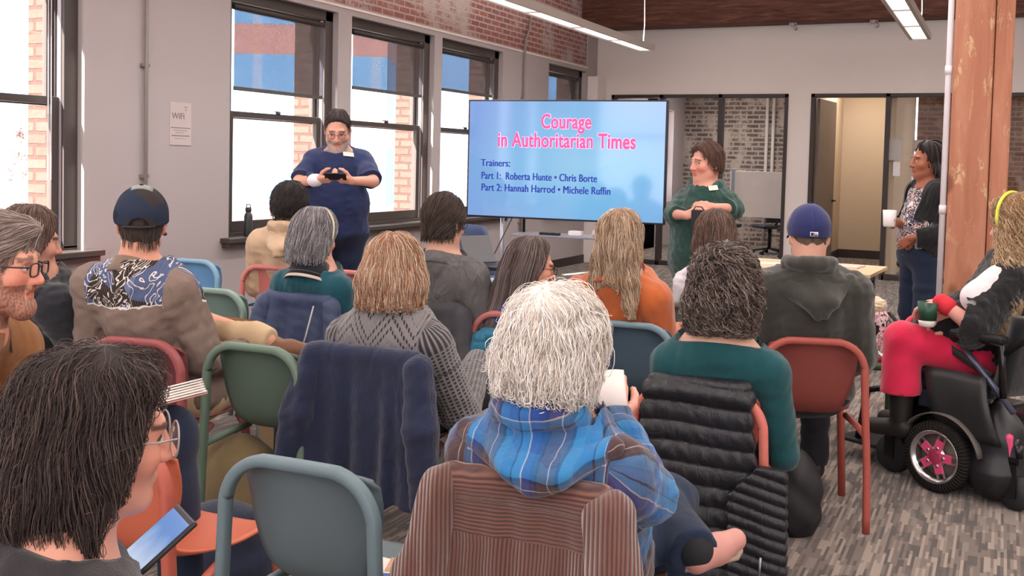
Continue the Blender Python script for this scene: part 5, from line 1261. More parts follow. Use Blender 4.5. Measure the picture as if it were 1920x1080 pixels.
# --- very long dark hair, looking right
loc, rz = place('J', .05)
J = sit(loc, rz, 996, 500, 4.86, hyaw=-50, hpitch=-8, ow=.215, sdrop=.085)
X = person('person with very long straight dark hair and glasses looking to the right', loc, rz, J, '#d79f84', res=.006, cheeks=.35)
garment(X, 'shirt', cloth('royal_blue_knit', '#25407c', '#2f4f94', fib=400), e=.014, fold=.006, res=.010, seed=13, hem=.47); trousers(X, DARKP, shoes=SHOE)
def ex10(s):
    s.cap((-.02, -.075, -.05), (-.07, -.10, -.28), .075, .075, .05); s.cap((-.07, -.10, -.28), (-.085, -.095, -.46), .075, .05, .03)
f10 = hair_base('', .018, lambda s: (ex10(s), s.ell((0, -.03, -.05), (.090, .085, .11), .04)), .018, -.47, False, (.9, .35))
strands(X, 'hair', f10, 2400, .5, ['#3f322e', '#5f4f4a', '#84746f', '#a5979a', '#4d3e39'], .0011, crown=(0, .0, .15), grav=1.3, swirl=.12, off=(-.001, .005), bbox=((-.24, -.25, -.50), (.2, .17, .2)), fly=.006, basecol='#44362f', step=.016, zend=-.47)
glasses(X, '#241f22', .024, .002, True)

# --- man in the grey shirt
M_GREYS = cloth('grey_cotton', '#66656a', '#807d7c', fib=500, bump=.9, sheen=.1, folds=.9); loc, rz = place('P', .05)
J = sit(loc, rz, 834, 418, 4.98, hyaw=-6, hpitch=-3, ow=.235, sdrop=.085, round_=.045)
X = person('man with dark swept back hair in a crumpled grey shirt', loc, rz, J, '#d3a48f', male=True, fat=1.15, res=.008)
garment(X, 'shirt', M_GREYS, e=.018, fold=.009, fs=.06, res=.008, seed=15, af=1.15, neck=(.06, .02), hem=.47); collar(X, M_GREYS, .066, .045); trousers(X, DARKP, shoes=SHOE)
f = hair_base('', .020, lambda s: s.ell((0, -.06, -.04), (.070, .055, .045), .03), .026, -.08, True)
strands(X, 'hair', f, 2200, .10, ['#2c2220', '#45372f', '#5f4e46', '#3a2d29'], .0011, crown=(0, .09, .10), grav=.5, swirl=.25, off=(-.001, .005), basecol='#2c2220', out=1.0, zend=-.082)
glasses(X, '#2a2626', lens=False)

# --- grey hair with band, teal sweater
loc, rz = place('O', .05); M_TEALS = cloth('teal_wool', '#184a58', '#205d6c', fib=420, bump=.3, sheen=.3)
J = sit(loc, rz, 592, 445, 5.22, hyaw=-14, hpitch=-8, ow=.222, sdrop=.085)
X = person('grey haired person with a hair band and dark scarf in a teal sweater', loc, rz, J, '#dda690', brow='#777277', res=.007, cheeks=.4)
garment(X, 'sweater', M_TEALS, e=.018, fold=.006, res=.009, seed=17, af=1.1, neck=(.06, .0), hem=.47, neckr=.09); collar(X, cloth('dark_scarf', '#22262f', fib=300), .074, .085, 'scarf', z=.0, fall=.022)
collar(X, plain('#d9c8bc', .8), .094, .02, 'undershirt_edge', z=-.012, fall=.010); trousers(X, DARKP, shoes=SHOE)
f = sleek(.026, -.12, face=.024, wide=.006)
strands(X, 'hair', f, 2000, .13, ['#5c5759', '#858084', '#aaa6ab', '#c9c5ca', '#6f6a6c'], .0011, crown=(0, .0, .15), swirl=.4, curl=.003, cfreq=8, off=(-.001, .007), fly=.008, basecol='#6a6568', zend=-.13)
hb = [X['hc']+X['HM']@np.array([.116*math.sin(a), .012, .030+.121*math.cos(a)]) for a in np.linspace(-1.9, 1.9, 30)]
MB().tube(hb, .005, 8).build('hair_band', plain('#d9d2b4', .5), X['t'])

# --- tan hooded jacket, dark curls
loc, rz = place('K', .03); M_TAN = cloth('tan_canvas', '#c6a688', '#d6b99d', fib=350, bump=.35, sheen=.1)
J = sit(loc, rz, 545, 386, 6.62, hyaw=5, hpitch=-12, ow=.265, sdrop=.085, KL=(-.13, .25, .525), KR=(.13, .25, .525), AL=(-.13, .10, .10), AR=(.13, .10, .10), TL=(-.14, .22, .035), TR=(.14, .22, .035))
X = person('person with short dark curls in a tan hooded jacket', loc, rz, J, '#8f6450', male=True, fat=1.1, res=.010)
garment(X, 'jacket', M_TAN, e=.026, fold=.009, res=.010, seed=19, af=1.25, neck=(.06, .03), hem=.47); add_hood(X, M_TAN, res=.008, drop=.12); trousers(X, DENIM, shoes=SHOE)
f = hair_base('', .034, lambda s: s.ell((0, -.03, -.01), (.102, .112, .085), .03), .03, -.095, False)
strands(X, 'hair', f, 1500, .035, ['#1c1716', '#33292a', '#4a3d3c'], .0013, curl=.006, cfreq=40, swirl=.8, off=(-.002, .006), basecol='#1f1a19', step=.006)

# --- brown bob, white top
loc, rz = place('W', .03)
J = sit(loc, rz, 1341, 446, 5.55, hyaw=12, hpitch=-8, ow=.205, sdrop=.085)
X = person('person with a brown bob in a white top, seated behind the dark curly bob', loc, rz, J, '#e0b39d', res=.009)
garment(X, 'top', cloth('white_cotton', '#dcd9de', '#ebe8ec', fib=500, bump=.3), e=.016, fold=.007, res=.010, seed=21, hem=.47); trousers(X, DENIM, shoes=SHOE); collar(X, plain('#cbb79c', .8), .07, .03, 'neck_strap', fall=.012)
f = sleek(.028, -.130, face=.03, wide=.008)
strands(X, 'hair', f, 1700, .16, ['#3d2d28', '#5f483f', '#7c6155', '#977a6b'], .0012, crown=(0, -.01, .15), swirl=.35, curl=.003, cfreq=8, off=(-.001, .006), basecol='#49362f', zend=-.135)

# --- man in the dark cap and embroidered shirt
loc, rz = place('C', .04); zl = .54
J = sit(loc, rz, 266, 418, 4.06, hyaw=40, hpitch=-4, ow=.262, sdrop=.085, round_=.04)
# ankle resting on the right knee
J['KL'] = (-.10, .38, .56); J['KR'] = (.16, .40, .54); J['KL'] = loc2(at(365, 602, 4.38), loc, rz); J['AL'] = loc2(at(500, 640, 4.28), loc, rz); J['TL'] = loc2(at(588, 662, 4.30), loc, rz); J['AR'] = (.16, .42, .10); J['TR'] = (.17, .56, .035)
J['ER'] = J['ER']+[.04, .03, 0]; J['WR'] = (.22, .33, .66)
X = person('man in a dark patched baseball cap and a brown shirt with white embroidered swirls', loc, rz, J, '#d99f88', male=True, fat=1.2, beard=('#4a3c36', .6), res=.008, cheeks=.5, shoes=True)
garment(X, 'shirt', yoke(.405), e=.020, fold=.009, res=.007, seed=23, af=1.16, neck=(.06, .02), hem=.47); collar(X, cloth('brown_cotton', '#7f6a5c', '#8d7666', fib=500), .068, .05, fall=.014)
trousers(X, KHAKI, seed=3)
for A_, T_ in ((J['AL'], J['TL']), (J['AR'], J['TR'])):
    q = Sd(); A_ = np.array(A_); T_ = np.array(T_)
    if A_[2] > .3: q.chain([A_+[-.02, 0, -.03], A_*.5+T_*.5+[0, 0, -.012], T_], [.044, .042, .034], .02, 0)
    else: foot(q, A_, T_, .012)
    solid('shoe', q, np.minimum(A_, T_)-.1, np.maximum(A_, T_)+.1, .008, BROWNSHOE, X['t'])
def patchcap():
    t = NT('patched_cap'); a = t.attr('cuv').outputs['Vector']; v = t.n('ShaderNodeTexVoronoi'); v.inputs['Scale'].default_value = 11; t.set(v.inputs['Vector'], t.obj())
    c = t.ramp(t.sep(v.outputs['Color'])[0], [(0, hx('#1f2430')), (.35, hx('#2a3346')), (.6, hx('#3a3436')), (.8, hx('#20242c'))], 'CONSTANT'); t.fin(c, .85, .2); return t.m
o, B = cap_hat(X, [patchcap()], 0, '#23262f', base_z=.004, tilt=R(10), strap=True, t=.022)
st_ = [on_head(X, B, (.112*math.sin(a), -.010-.128*math.cos(a), .006)) for a in np.linspace(-.55, .55, 9)]; MB().tube(st_, .006, 8).build('strap', plain('#1c1f26', .6), o)
lt_ = MB(); P = [[on_head(X, B, (x, y, .030+.122*math.sqrt(max(.05, 1-(x/.105)**2-((y+.01)/.128)**2)))) for x in np.linspace(-.035+.0, .045, 6)] for y in np.linspace(-.055, .02, 6)]; lt_.grid(P, -.002).build('top_patch', plain('#8f9490', .8), o)
f = hair_base('', .013, None, .024, -.088); strands(X, 'hair', f, 1500, .045, ['#2f2623', '#4d403a', '#6b5d55'], .0010, basecol='#4a3d38', off=(0, .005), swirl=.3)
MB().lathe([(0, -.006), (.006, -.006), (.007, .006), (0, .006)], 12, Matrix.Translation(X['hc']+X['HM']@np.array([.086, -.005, -.043])) @ Matrix.Rotation(R(90), 4, 'Y')).build('ear_plug', plain('#2a2a2c', .4), X['t'])

# --- black hoodie at the left edge
loc, rz = place('D', .06); M_BLKH = cloth('black_fleece', '#24252b', '#2e3038', fib=420, sheen=.3, bump=.35)
J = sit(loc, rz, 58, 452, 4.22, hyaw=-28, hpitch=-6, ow=.235, sdrop=.085)
pw = loc2(at(158, 545, 4.42), loc, rz); J['WR'] = pw+[0, 0, -.06]; J['ER'] = J['SR']+np.array([.10, .10, -.27]); J['hR'] = ((-.1, .1, 1), (-1, -.2, 0), 1, (1.2, 1.4, 1.0))
X = person('person with shaggy brown hair in a black hoodie at the left edge, hand raised', loc, rz, J, '#dba590', res=.007, cheeks=.4)
garment(X, 'hoodie', M_BLKH, e=.020, fold=.008, res=.009, seed=25, af=1.15, neck=(.055, .02), hem=.47, sleeves=.97); add_hood(X, M_BLKH, drop=.10, w=.14); trousers(X, DARKP, shoes=SHOE)
f = sleek(.022, -.105, face=.026, wide=-.004)
strands(X, 'hair', f, 2000, .11, ['#4a3833', '#6e544b', '#8c7066', '#a88f86'], .0011, crown=(0, -.01, .15), swirl=.45, off=(-.001, .008), fly=.01, basecol='#523f38', zend=-.115)

# --- bearded man with glasses at the left edge
x, y, c_ = CH_['S']; rz = R(-58); loc = np.array([x-math.sin(c_)*.2, y+math.cos(c_)*.2, 0])
J = sit(loc, rz, -6, 494, 2.72, hyaw=-62, hpitch=-4, ow=.25, sdrop=.09, round_=.03)
kn = loc2(at(342, 818, 2.95), loc, rz); J['KR'] = kn+[0, -.03, .01]; J['AR'] = kn+np.array([.0, .0, -.42]); J['TR'] = J['AR']+[.02, .14, -.06]; J['HR'] = J['pelvis']+[.09, .02, -.02]
X = person('bearded man in dark rimmed glasses and a tan brown jacket at the left edge', loc, rz, J, '#dfa18c', male=True, fat=1.15, beard=('#7d5a4c', 1.0), brow='#7a5d50', res=.006, hres=.0048, cheeks=.5)
garment(X, 'jacket', cloth('brown_canvas', '#8a5f3c', '#a0714a', fib=380, bump=.35, sheen=.1), e=.024, fold=.008, res=.009, seed=27, af=1.15, neck=(.06, .02), hem=.47); collar(X, cloth('brown_cord', '#6b4a36', fib=500), .07, .05)
trousers(X, DENIM, shoes=SHOE, fold=.005)
f = hair_base('', .010, lambda s: s.ell((0, .06, .095), (.05, .05, .03), .03), .024, -.07, True, (.72, .69))
strands(X, 'hair', f, 2400, .06, ['#6d5b54', '#8d7b74', '#b3a39d', '#a08f88'], .0010, crown=(0, .11, .09), grav=.3, swirl=.3, off=(-.001, .006), basecol='#7a6860', out=1.0, fly=.006)
glasses(X, '#2b2627', .024, .0024, True)
q = kn; nbk = thing('notebook', 'open notebook with white pages on the knee of the bearded man', 'notebook', (0, 0, 0)); w0 = at(318, 752, 2.9); nbk.location = w0+np.array([0, 0, -.005]); nbk.rotation_euler = (R(8), R(-14), R(-30))
P = [[(u*.11, v*.15, .012*math.sin((u+1)*1.4)+.004) for u in np.linspace(-1, 1, 10)] for v in (-.5, -.2, .2, .5)]
MB().grid(P, .003).build('page', M_PAPER, nbk); MB().grid([[(a, b, c-.006) for a, b, c in r_] for r_ in P], .003).build('cover', plain('#b98f88', .6), nbk)
for k in range(1, 6): MB().grid([[(a*(.98-.02*k), b*.97, c+.0040*k+.003*k*abs(a)/.11) for a, b, c in r_] for r_ in P], .0042).build('page', M_PAPER, nbk)

# --- nearest person, bottom left: dark wavy bob and round glasses
w0 = at(165, 838, 1.57); rz = R(-20); loc = np.array([w0[0], w0[1], 0])-np.array([0.0, .06, 0])
C('T', 'grey chair under the person with the dark wavy bob at the bottom left', -20, '#687b83', '#5f6d73', x=loc[0]-.30*math.sin(R(20)), y=loc[1]-.30*math.cos(R(20)))
J = sit(loc, rz, 182, 814, 1.57, hyaw=-33, hpitch=-4, hroll=2, ow=.20, sdrop=.085, hs=.97)
J['neck'] = J['head']+np.array([-.02, -.06, -.16]); J['pelvis'] = np.array([0, -.05, .55])
X = person('person with a dark wavy bob and round glasses, nearest at the bottom left', loc, rz, J, '#d99f8b', brow='#3a2b26', res=.006, hres=.0045, cheeks=.35, hsc=.97)
garment(X, 'top', cloth('dark_top', '#2f2b2e', fib=400), e=.014, fold=.006, res=.010, seed=29, hem=.47, neck=(.05, .015)); trousers(X, DARKP, shoes=SHOE)
def ex1(s): s.ell((0, -.055, -.06), (.098, .085, .10), .04); s.cap((.075, .01, -.02), (.080, -.01, -.13), .032, .026, .03); s.cap((-.075, .01, -.02), (-.080, -.01, -.13), .032, .026, .03); s.ell((0, .05, .095), (.07, .06, .020), .03); s.cap((-.01, -.075, -.1), (-.02, -.125, -.22), .088, .075, .04)
f1 = hair_base('', .012, ex1, .030, -.235, False, (.93, .37))
strands(X, 'hair', f1, 8000, .20, ['#241b1a', '#34282a', '#4a3a37', '#65524b', '#2a2020', '#3d302e'], .0006, crown=(.01, .0, .16), grav=.9, swirl=.5, curl=.011, cfreq=4.5, off=(-.003, .010), fly=.02, basecol='#261c19', bres=.005, step=.010, zend=-.25, zjit=.07)
glasses(X, '#a39a98', .0285, .0017)
hL = None
tp = thing('tablet', 'tablet with a bright picture on its screen at the bottom left', 'tablet', at(236, 1068, 1.62)); tp.rotation_euler = (R(38), R(-8), R(-38))
MB().box(-.085, -.12, -.004, .085, .12, .004).build('body', M_BLK, tp, .003)
def tabpic():
    t = NT('tablet_picture'); s = t.sep(t.obj()); v = t.math('ADD', t.math('DIVIDE', s[1], .22), .5); n = t.noise(t.obj(), 22, 4)
    c = t.ramp(t.math('ADD', v, t.math('MULTIPLY', t.math('SUBTRACT', n, .5), .25)), [(.12, hx('#dfe4ee')), (.3, hx('#7fa06a')), (.38, hx('#e6edf6')), (.62, hx('#b8cfee')), (.85, hx('#5f94d6'))]); t.fin((.02, .02, .02, 1), .15, .5); t.set(t.b.inputs['Emission Color'], c); t.b.inputs['Emission Strength'].default_value = .9; return t.m
box('screen', -.078, -.11, .004, .078, .11, .0046, tabpic(), tp)
# ------------------------------------------------------------------ standing people
def stand(loc, rz, px, py, D, hyaw, hpitch=0, hroll=0, sw=.15, pz=.95, sdrop=.06, hs=1.0, nk=-.165, ny=-.045, **kw):
    h = loc2(at(px, py, D), loc, rz); nb = h+np.array([0, ny, nk])*hs
    J = dict(head=h, hrot=(R(hyaw)-rz, R(hpitch), R(hroll)), neck=nb, pelvis=np.array([0, 0, pz]), sw=sw, sdrop=sdrop, round=.02)
    J.update(HL=(-.09, 0, pz-.06), HR=(.09, 0, pz-.06), KL=(-.10, .02, .50), KR=(.10, .02, .50), AL=(-.11, -.02, .09), AR=(.11, -.02, .09), TL=(-.14, .13, .035), TR=(.14, .13, .035))
    J['SL'] = nb+np.array([-sw, .01, -sdrop]); J['SR'] = nb+np.array([sw, .01, -sdrop]); return J
# man with the phone by the window
w0 = at(633, 300, 7.28); loc = np.array([w0[0], w0[1], 0]); rz = R(207); NAVY = cloth('navy_polo', '#222c50', '#2c3964', fib=500, bump=.3, sheen=.2)
J = stand(loc, rz, 633, 243, 7.22, 212, -24, 0, sw=.168, pz=.98, sdrop=.085, ny=-.085, nk=-.135, hs=1.04)
ph = loc2(at(630, 333, 6.93), loc, rz)
J['EL'] = loc2(at(699, 340, 7.12), loc, rz)*[1, 1, 1]; J['ER'] = loc2(at(561, 340, 7.12), loc, rz)
J['EL'], J['ER'] = (J['EL'], J['ER']) if J['EL'][0] < 0 else (J['ER'], J['EL'])
# image right is the figure's left
J['WL'] = ph+np.array([-.105, -.03, -.02]); J['WR'] = ph+np.array([.125, -.03, -.02])
J['hL'] = ((.85, .3, .1), (.35, -.55, .8), 1, (.5, .7, .6), .92); J['hR'] = ((-.85, .3, .1), (-.35, -.55, .8), -1, (.5, .7, .6), .92)
X = person('standing man in a navy polo shirt looking down at a phone by the windows', loc, rz, J, '#dfa894', male=True, fat=1.5, hfat=1.15, hsc=1.04, beard=('#a39a97', 1.0), brow='#4b4040', res=.006, cheeks=.3, shoes=True)
garment(X, 'polo_shirt', NAVY, e=.018, fold=.008, res=.008, seed=31, sleeves=.46, af=1.22, neck=(.06, .012), hem=.93); collar(X, NAVY, .074, .04, fall=.016)
trousers(X, cloth('navy_trousers', '#1e2740', '#273352', fib=400, sheen=.1), shoes=SHOE, f=1.15)
f = hair_base('', .007, None, .004, -.07, True); strands(X, 'hair', f, 1300, .04, ['#2a2323', '#453b3a', '#5f5453'], .0011, crown=(0, -.06, .14), grav=.5, off=(0, .005), basecol='#342b2a', swirl=.3)
glasses(X, '#3a3434', .022, .0014, True)
tg = MB().grid([[(-.075+u*.043, 0, .0) for u in (-1, 1)] for v in (-1, 1)], .001)
def badge(X, px, py, D, w, h, rz_, parent, tilt=0, off=(0, .004, 0)):
    g = X.get('g_polo_shirt') or X.get('g_sweater'); p = loc2(at(px, py, D), X['t'].location, X['t'].rotation_euler[2]).astype(F)[None]
    cd = loc2(CPOS, X['t'].location, X['t'].rotation_euler[2]).astype(F)-p[0]; cd /= np.linalg.norm(cd)
    p = p+cd*F(.5)
    for _ in range(60): p = p-cd*np.clip(g(p)[:, None], -.05, .05)*F(.9)
    n = grad(g, p, None, .01)[0]; n /= np.linalg.norm(n)
    q = Vector(n).to_track_quat('Y', 'Z').to_matrix().to_4x4(); M = Matrix.Translation(Vector(p[0]+n*.004)) @ q @ Matrix.Rotation(tilt, 4, 'Y')
    o = MB().box(-w/2, 0, -h/2, w/2, .002, h/2).build('name_tag', plain('#efe7d6', .5), X['t'], 0, M)
    MB().box(-w*.36, .002, -h*.05, w*.3, .0026, h*.18).build('name_line', plain('#d8cdb8', .6), o, 0, M); return o
badge(X, 653, 290, 7.1, .075, .034, rz, None, R(-6))
wt = thing('smartphone', 'dark smartphone held in both hands by the standing man', 'phone', w0*0); wp = at(629, 331, 6.90); wt.location = wp; wt.rotation_euler = (R(38), 0, rz)
MB().box(-.072, -.036, -.004, .072, .036, .004).build('case', M_BLK, wt, .003); MB().box(-.066, -.032, .004, .066, .032, .0046).build('screen', plain('#2a2c36', .1), wt)
W_ = J['WR']; wb_ = Sd(); wb_.cap(W_+_n(J['ER']-W_)*.015, W_+_n(J['ER']-W_)*.05, .043, .044, 0); o = solid('wrist_wrap', wb_, W_-.12, W_+.12, .006, plain('#ece8ee', .8), X['t']); o['label'] = 'white wrist wrap'

# woman in the green sweater beside the screen
w0 = at(1318, 400, 6.98); loc = np.array([w0[0], w0[1], 0]); rz = R(178); M_GRN = cloth('green_knit', '#1e4039', '#28504a', fib=260, bump=.6, sheen=.4)
J = stand(loc, rz, 1323, 306, 7.0, 140, -2, 0, sw=.152, pz=.90, sdrop=.098)
hp = loc2(at(1303, 396, 6.70), loc, rz)
# image left is the figure's right
J['ER'] = loc2(at(1262, 402, 6.98), loc, rz); J['EL'] = loc2(at(1376, 392, 6.95), loc, rz)
J['WR'] = loc2(at(1287, 404, 6.74), loc, rz); J['WL'] = loc2(at(1336, 389, 6.74), loc, rz)
J['hR'] = ((-.85, .1, .25), (-.1, -.9, -.3), -1, (.7, .8, .6), .92); J['hL'] = ((.95, .15, .12), (.1, -.75, -.55), 1, (.5, .6, .5), .92)
X = person('standing person in a green cowl neck sweater speaking beside the screen', loc, rz, J, '#dfa391', fat=1.35, hfat=1.12, brow='#6a5248', res=.006, cheeks=.55, shoes=True)
garment(X, 'sweater', M_GRN, e=.018, fold=.008, res=.008, seed=33, sleeves=.66, af=1.08, neck=(.06, .0), hem=.66, neckr=.09, extra=lambda s: s.ell((0, .0, .80), (.215, .165, .20), .08))
nb = X['nb']; tor = Sd(); ring = [nb+np.array([.095*math.sin(a), .018+.088*math.cos(a), .022-.055*max(0, math.cos(a))]) for a in np.linspace(-3.0, 3.0, 18)]; tor.chain(ring, [.034]*18, .02, 0); wv_ = waves(3, .05, 4)
solid('cowl_neck', lambda p: tor(p)+wv_(p)*F(.006), nb-.22, nb+.18, .007, M_GRN, X['t'])
trousers(X, DARKP, shoes=SHOE, f=1.1)
f = hair_base('', .022, lambda s: s.ell((0, -.05, -.03), (.080, .065, .05), .03), .016, -.055, False, (.86, .5)); strands(X, 'hair', f, 1600, .06, ['#4a342c', '#6a4d41', '#87685a'], .0012, crown=(0, .02, .15), grav=.8, off=(-.001, .006), basecol='#4f3a32', swirl=.35, zend=-.058)
badge(X, 1337, 353, 6.9, .062, .036, rz, None, R(8))
bg_ = thing('wallet', 'black case held in front of the person in the green sweater', 'case', at(1309, 408, 6.66), rz); MB().box(-.05, -.012, -.085, .045, .012, .05).build('body', M_BLK, bg_, .006); MB().tube([(-.04, 0, .045), (-.02, 0, .07), (.02, 0, .07), (.035, 0, .045)], .004, 6).build('strap', M_BLK, bg_)

# woman in the black cardigan beside the post
w0 = at(1733, 400, 7.30); loc = np.array([w0[0], w0[1], 0]); rz = R(122)
J = stand(loc, rz, 1738, 303, 7.30, 117, 2, 0, sw=.150, pz=.93, sdrop=.065)
mg = loc2(at(1667, 409, 7.18), loc, rz)
J['WR'] = mg+np.array([.06, -.085, -.03]); J['ER'] = J['SR']+np.array([.07, -.01, -.27]); J['hR'] = ((-.3, .9, .2), (-.9, -.2, .1), 1, (.8, .9, .7), .92)
J['EL'] = J['SL']+np.array([-.07, -.06, -.27]); J['WL'] = J['pelvis']+np.array([-.15, .16, .10]); J['hL'] = ((.6, .5, -.5), (.6, -.6, .1), -1, (.5, .6, .5), .92)
X = person('standing person in a black cardigan and floral top holding a white mug by the post', loc, rz, J, '#a86a52', brow='#2a1f1c', res=.006, cheeks=.2, fat=1.15, shoes=True)
garment(X, 'top', floral(), e=.014, fold=.006, res=.008, seed=35, sleeves=0, neck=(.06, -.005), hem=.90, neckr=.09)
M_BCARD = cloth('black_knit', '#17161a', '#202024', fib=300, bump=.4, sheen=.3)
garment(X, 'cardigan', M_BCARD, e=.030, fold=.009, res=.008, seed=37, af=1.35, sleeves=.98, neck=(.06, .0), hem=.80, neckr=.09, cut=lambda p: np.minimum(p[:, 1]-F(.035), F(.12)+F(.10)*(p[:, 2] < 1.15)-np.abs(p[:, 0]-F(.02))))
trousers(X, DENIM, shoes=SHOE, f=1.15)
f = hair_base('', .022, lambda s: (s.ell((0, -.06, -.06), (.088, .075, .14), .03), s.cap((-.05, -.05, -.05), (-.075, -.07, -.25), .05, .035, .04), s.cap((.0, -.08, -.05), (-.02, -.11, -.26), .06, .05, .04), s.chain([(-.08, -.03, -.05), (-.15, -.03, -.115), (-.225, -.03, -.17), (-.262, -.02, -.27)], [.045, .05, .045, .03], .02, .03)), .012, -.26, False, (.88, .42)); strands(X, 'hair', f, 260, .26, ['#1c1615', '#2f2522', '#4a3a34'], .0058, crown=(0, .0, .15), grav=1.0, off=(-.003, .010), basecol='#1e1716', swirl=.3, zend=-.29, bbox=((-.34, -.22, -.34), (.2, .17, .2)), stop=.09, step=.012)
m = thing('mug', 'white mug held out by the standing person in the black cardigan', 'mug', at(1667, 425, 7.18), R(60)); MB().lathe([(0, 0), (.036, 0), (.040, .01), (.046, .115), (.043, .115), (.038, .012), (0, .010)], 24).build('body', plain('#f1ecec', .3, .5), m)
MB().tube([(.042*c, 0, .06+.0) if False else (.042+.028*math.sin(a), 0, .06+.034*math.cos(a)) for c, a in zip(range(12), np.linspace(.1, 3.0, 12))], .006, 8).build('handle', plain('#f1ecec', .3, .5), m)

# ------------------------------------------------------------------ wheelchair and its rider
rz = R(60); wl = onz(1757, 921, 0); cr, sr = math.cos(rz), math.sin(rz); loc = np.array([wl[0]+.27*cr, wl[1]+.27*sr, 0])
wc = thing('power_wheelchair', 'black powered wheelchair with pink star wheel hubs at the right edge', 'wheelchair', loc, rz)
M_TYRE = NT('tyre_rubber'); s_ = M_TYRE.sep(M_TYRE.obj()); M_TYRE.bump(M_TYRE.math('SINE', M_TYRE.math('MULTIPLY', M_TYRE.math('ARCTAN2', s_[2], s_[1]), 60)), .6, .006); M_TYRE = M_TYRE.fin(h4('#24211f'), .8, .2)
M_CHR = plain('#c9c8cc', .22, .5, .9); M_PINK = plain('#e0507c', .35, .5); M_BP = plain('#1b1a1d', .5, .4); M_BG = plain('#141316', .25, .5)
def wheel(parent, x, y, r, w, side):
    e = MB(); RX = Matrix.Rotation(R(90)*1, 4, 'Y'); prof = [(r*.70, -w/2), (r*.9, -w/2*1.05), (r*.98, -w/2*.8), (r, -w/4), (r, w/4), (r*.98, w/2*.8), (r*.9, w/2*1.05), (r*.70, w/2)]
    e.lathe(prof+[prof[0]], 48, RX); o = e.build('drive_wheel', M_TYRE, parent); o.location = (x, y, r)
    q = MB(); q.lathe([(r*.62, -w*.3), (r*.70, -w/2), (r*.735, -w/2*1.02), (r*.735, w/2*1.02), (r*.70, w/2), (r*.62, w*.3), (r*.62, -w*.3)], 48, RX); q.build('rim', M_CHR, o)
    sp = MB(); st = MB(); nt = MB()
    for k in range(5):
        a = k*2*math.pi/5+.3; M = Matrix.Rotation(a, 4, 'X')
        for dx in (-.017, .017): sp.box(side*w*.2-.006, dx-.006, .03, side*w*.2+.006, dx+.006, r*.68, M)
        st.box(side*w*.30-.004, -.020, .0, side*w*.30+.004, .020, r*.48, M); nt.lathe([(0, -.004), (.008, -.004), (.008, .008), (0, .009)], 10, M @ Matrix.Translation((side*w*.36, .0, r*.26)) @ RX)
    sp.lathe([(0, -.01), (.05, -.01), (.05, .01), (0, .01)], 20, Matrix.Translation((side*w*.2, 0, 0)) @ RX); sp.build('spokes', M_CHR, o); st.lathe([(0, -.004), (.042, -.004), (.042, .004), (0, .004)], 5, Matrix.Translation((side*w*.30, 0, 0)) @ RX); st.build('star_hub', M_PINK, o)
    nt.build('lug_nuts', M_CHR, o)
    bk_ = MB(); bk_.lathe([(0, -.004), (r*.63, -.004), (r*.63, .004), (0, .004)], 30, Matrix.Translation((-side*w*.3, 0, 0)) @ RX); bk_.build('hub_back', plain('#8d8074', .6), o)
    return o
for sx in (-1, 1): wheel(wc, sx*.27, 0, .168, .085, sx)
def caster(y, sx, x=.24, r=.095):
    e = MB(); e.lathe([(0, -.03), (r*.9, -.032), (r, -.012), (r, .012), (r*.9, .032), (0, .03)], 28, Matrix.Rotation(R(90), 4, 'Y')); o = e.build('caster_wheel', plain('#26262b', .6), wc); o.location = (sx*x, y, r)
    f_ = MB(); f_.box(-.045, -.02, -.02, -.035, .03, .14); f_.box(.035, -.02, -.02, .045, .03, .14); f_.box(-.045, -.03, .13, .045, .04, .16); f_.cyl((0, 0, .15), (0, 0, .21), .02); f_.build('fork', M_BG, o)
    a_ = MB(); a_.tube([(sx*x, y, .29), (sx*x*.95, y*.6, .28), (sx*.20, y*.25, .24)], .02, 10, sq=(1, 1.3)); a_.build('caster_arm', M_BG, wc)
fc = loc2(onz(1676, 884, 0), loc, rz)
for sx in (-1, 1): caster(max(.3, fc[1]), sx, abs(fc[0]) if .12 < abs(fc[0]) < .3 else .24); caster(-.34, sx, .2, .08)
b = MB(); b.box(-.20, -.32, .13, .20, .26, .33); b.box(-.23, -.15, .30, .23, .2, .40); b.build('chassis', M_BG, wc, .02)
for sx in (-1, 1):
    P = [[(sx*(.235+.085*v), -.02+.205*math.sin(a), .168+.205*math.cos(a)) for a in np.linspace(-1.35, 1.1, 16)] for v in (0, 1)]; MB().grid(P, .006).build('fender', plain('#55504c', .5), wc)
    P = [[(sx*(.225+.05*v), -.28+.20*u, .20+.12*u*(1-u)*2+.08*v*0) for u in np.linspace(0, 1, 8)] for v in (0, 1)]; o = MB().box(sx*.21, -.33, .22, sx*.245, -.14, .34).build('shroud', M_PINK, wc, .02)
MB().box(-.23, -.22, .46, .23, .26, .54).build('seat', cloth('wheelchair_fabric', '#1d1d21', fib=400), wc, .03)
P = [[(.22*u, -.24-.08*v+.03*u*u, .50+.36*v) for u in np.linspace(-1, 1, 9)] for v in np.linspace(0, 1, 9)]; MB().grid(P, .05).build('backrest', cloth('wheelchair_fabric', '#1d1d21', fib=400), wc)
MB().cyl((0, -.05, .3), (0, 0, .48), .06).build('seat_post', M_BG, wc)
for sx in (-1, 1):
    MB().tube([(sx*.27, -.30, .50), (sx*.27, -.28, .73), (sx*.27, -.16, .745), (sx*.27, -.06, .74)], .016, 10).build('arm_frame', M_BG, wc); MB().box(sx*.27-.03, -.30, .74, sx*.27+.03, -.04, .775).build('armrest', M_BP, wc, .012)
    MB().tube([(sx*.25, -.34, .44), (sx*.25, -.18, .60), (sx*.25, -.08, .70)], .014, 10).build('tilt_rod', plain('#5d6076', .3, .5, .6), wc)
    MB().tube([(sx*.20, .22, .46), (sx*.19, .46, .38), (sx*.17, .52, .12)], .018, 10).build('leg_rest', M_BG, wc)
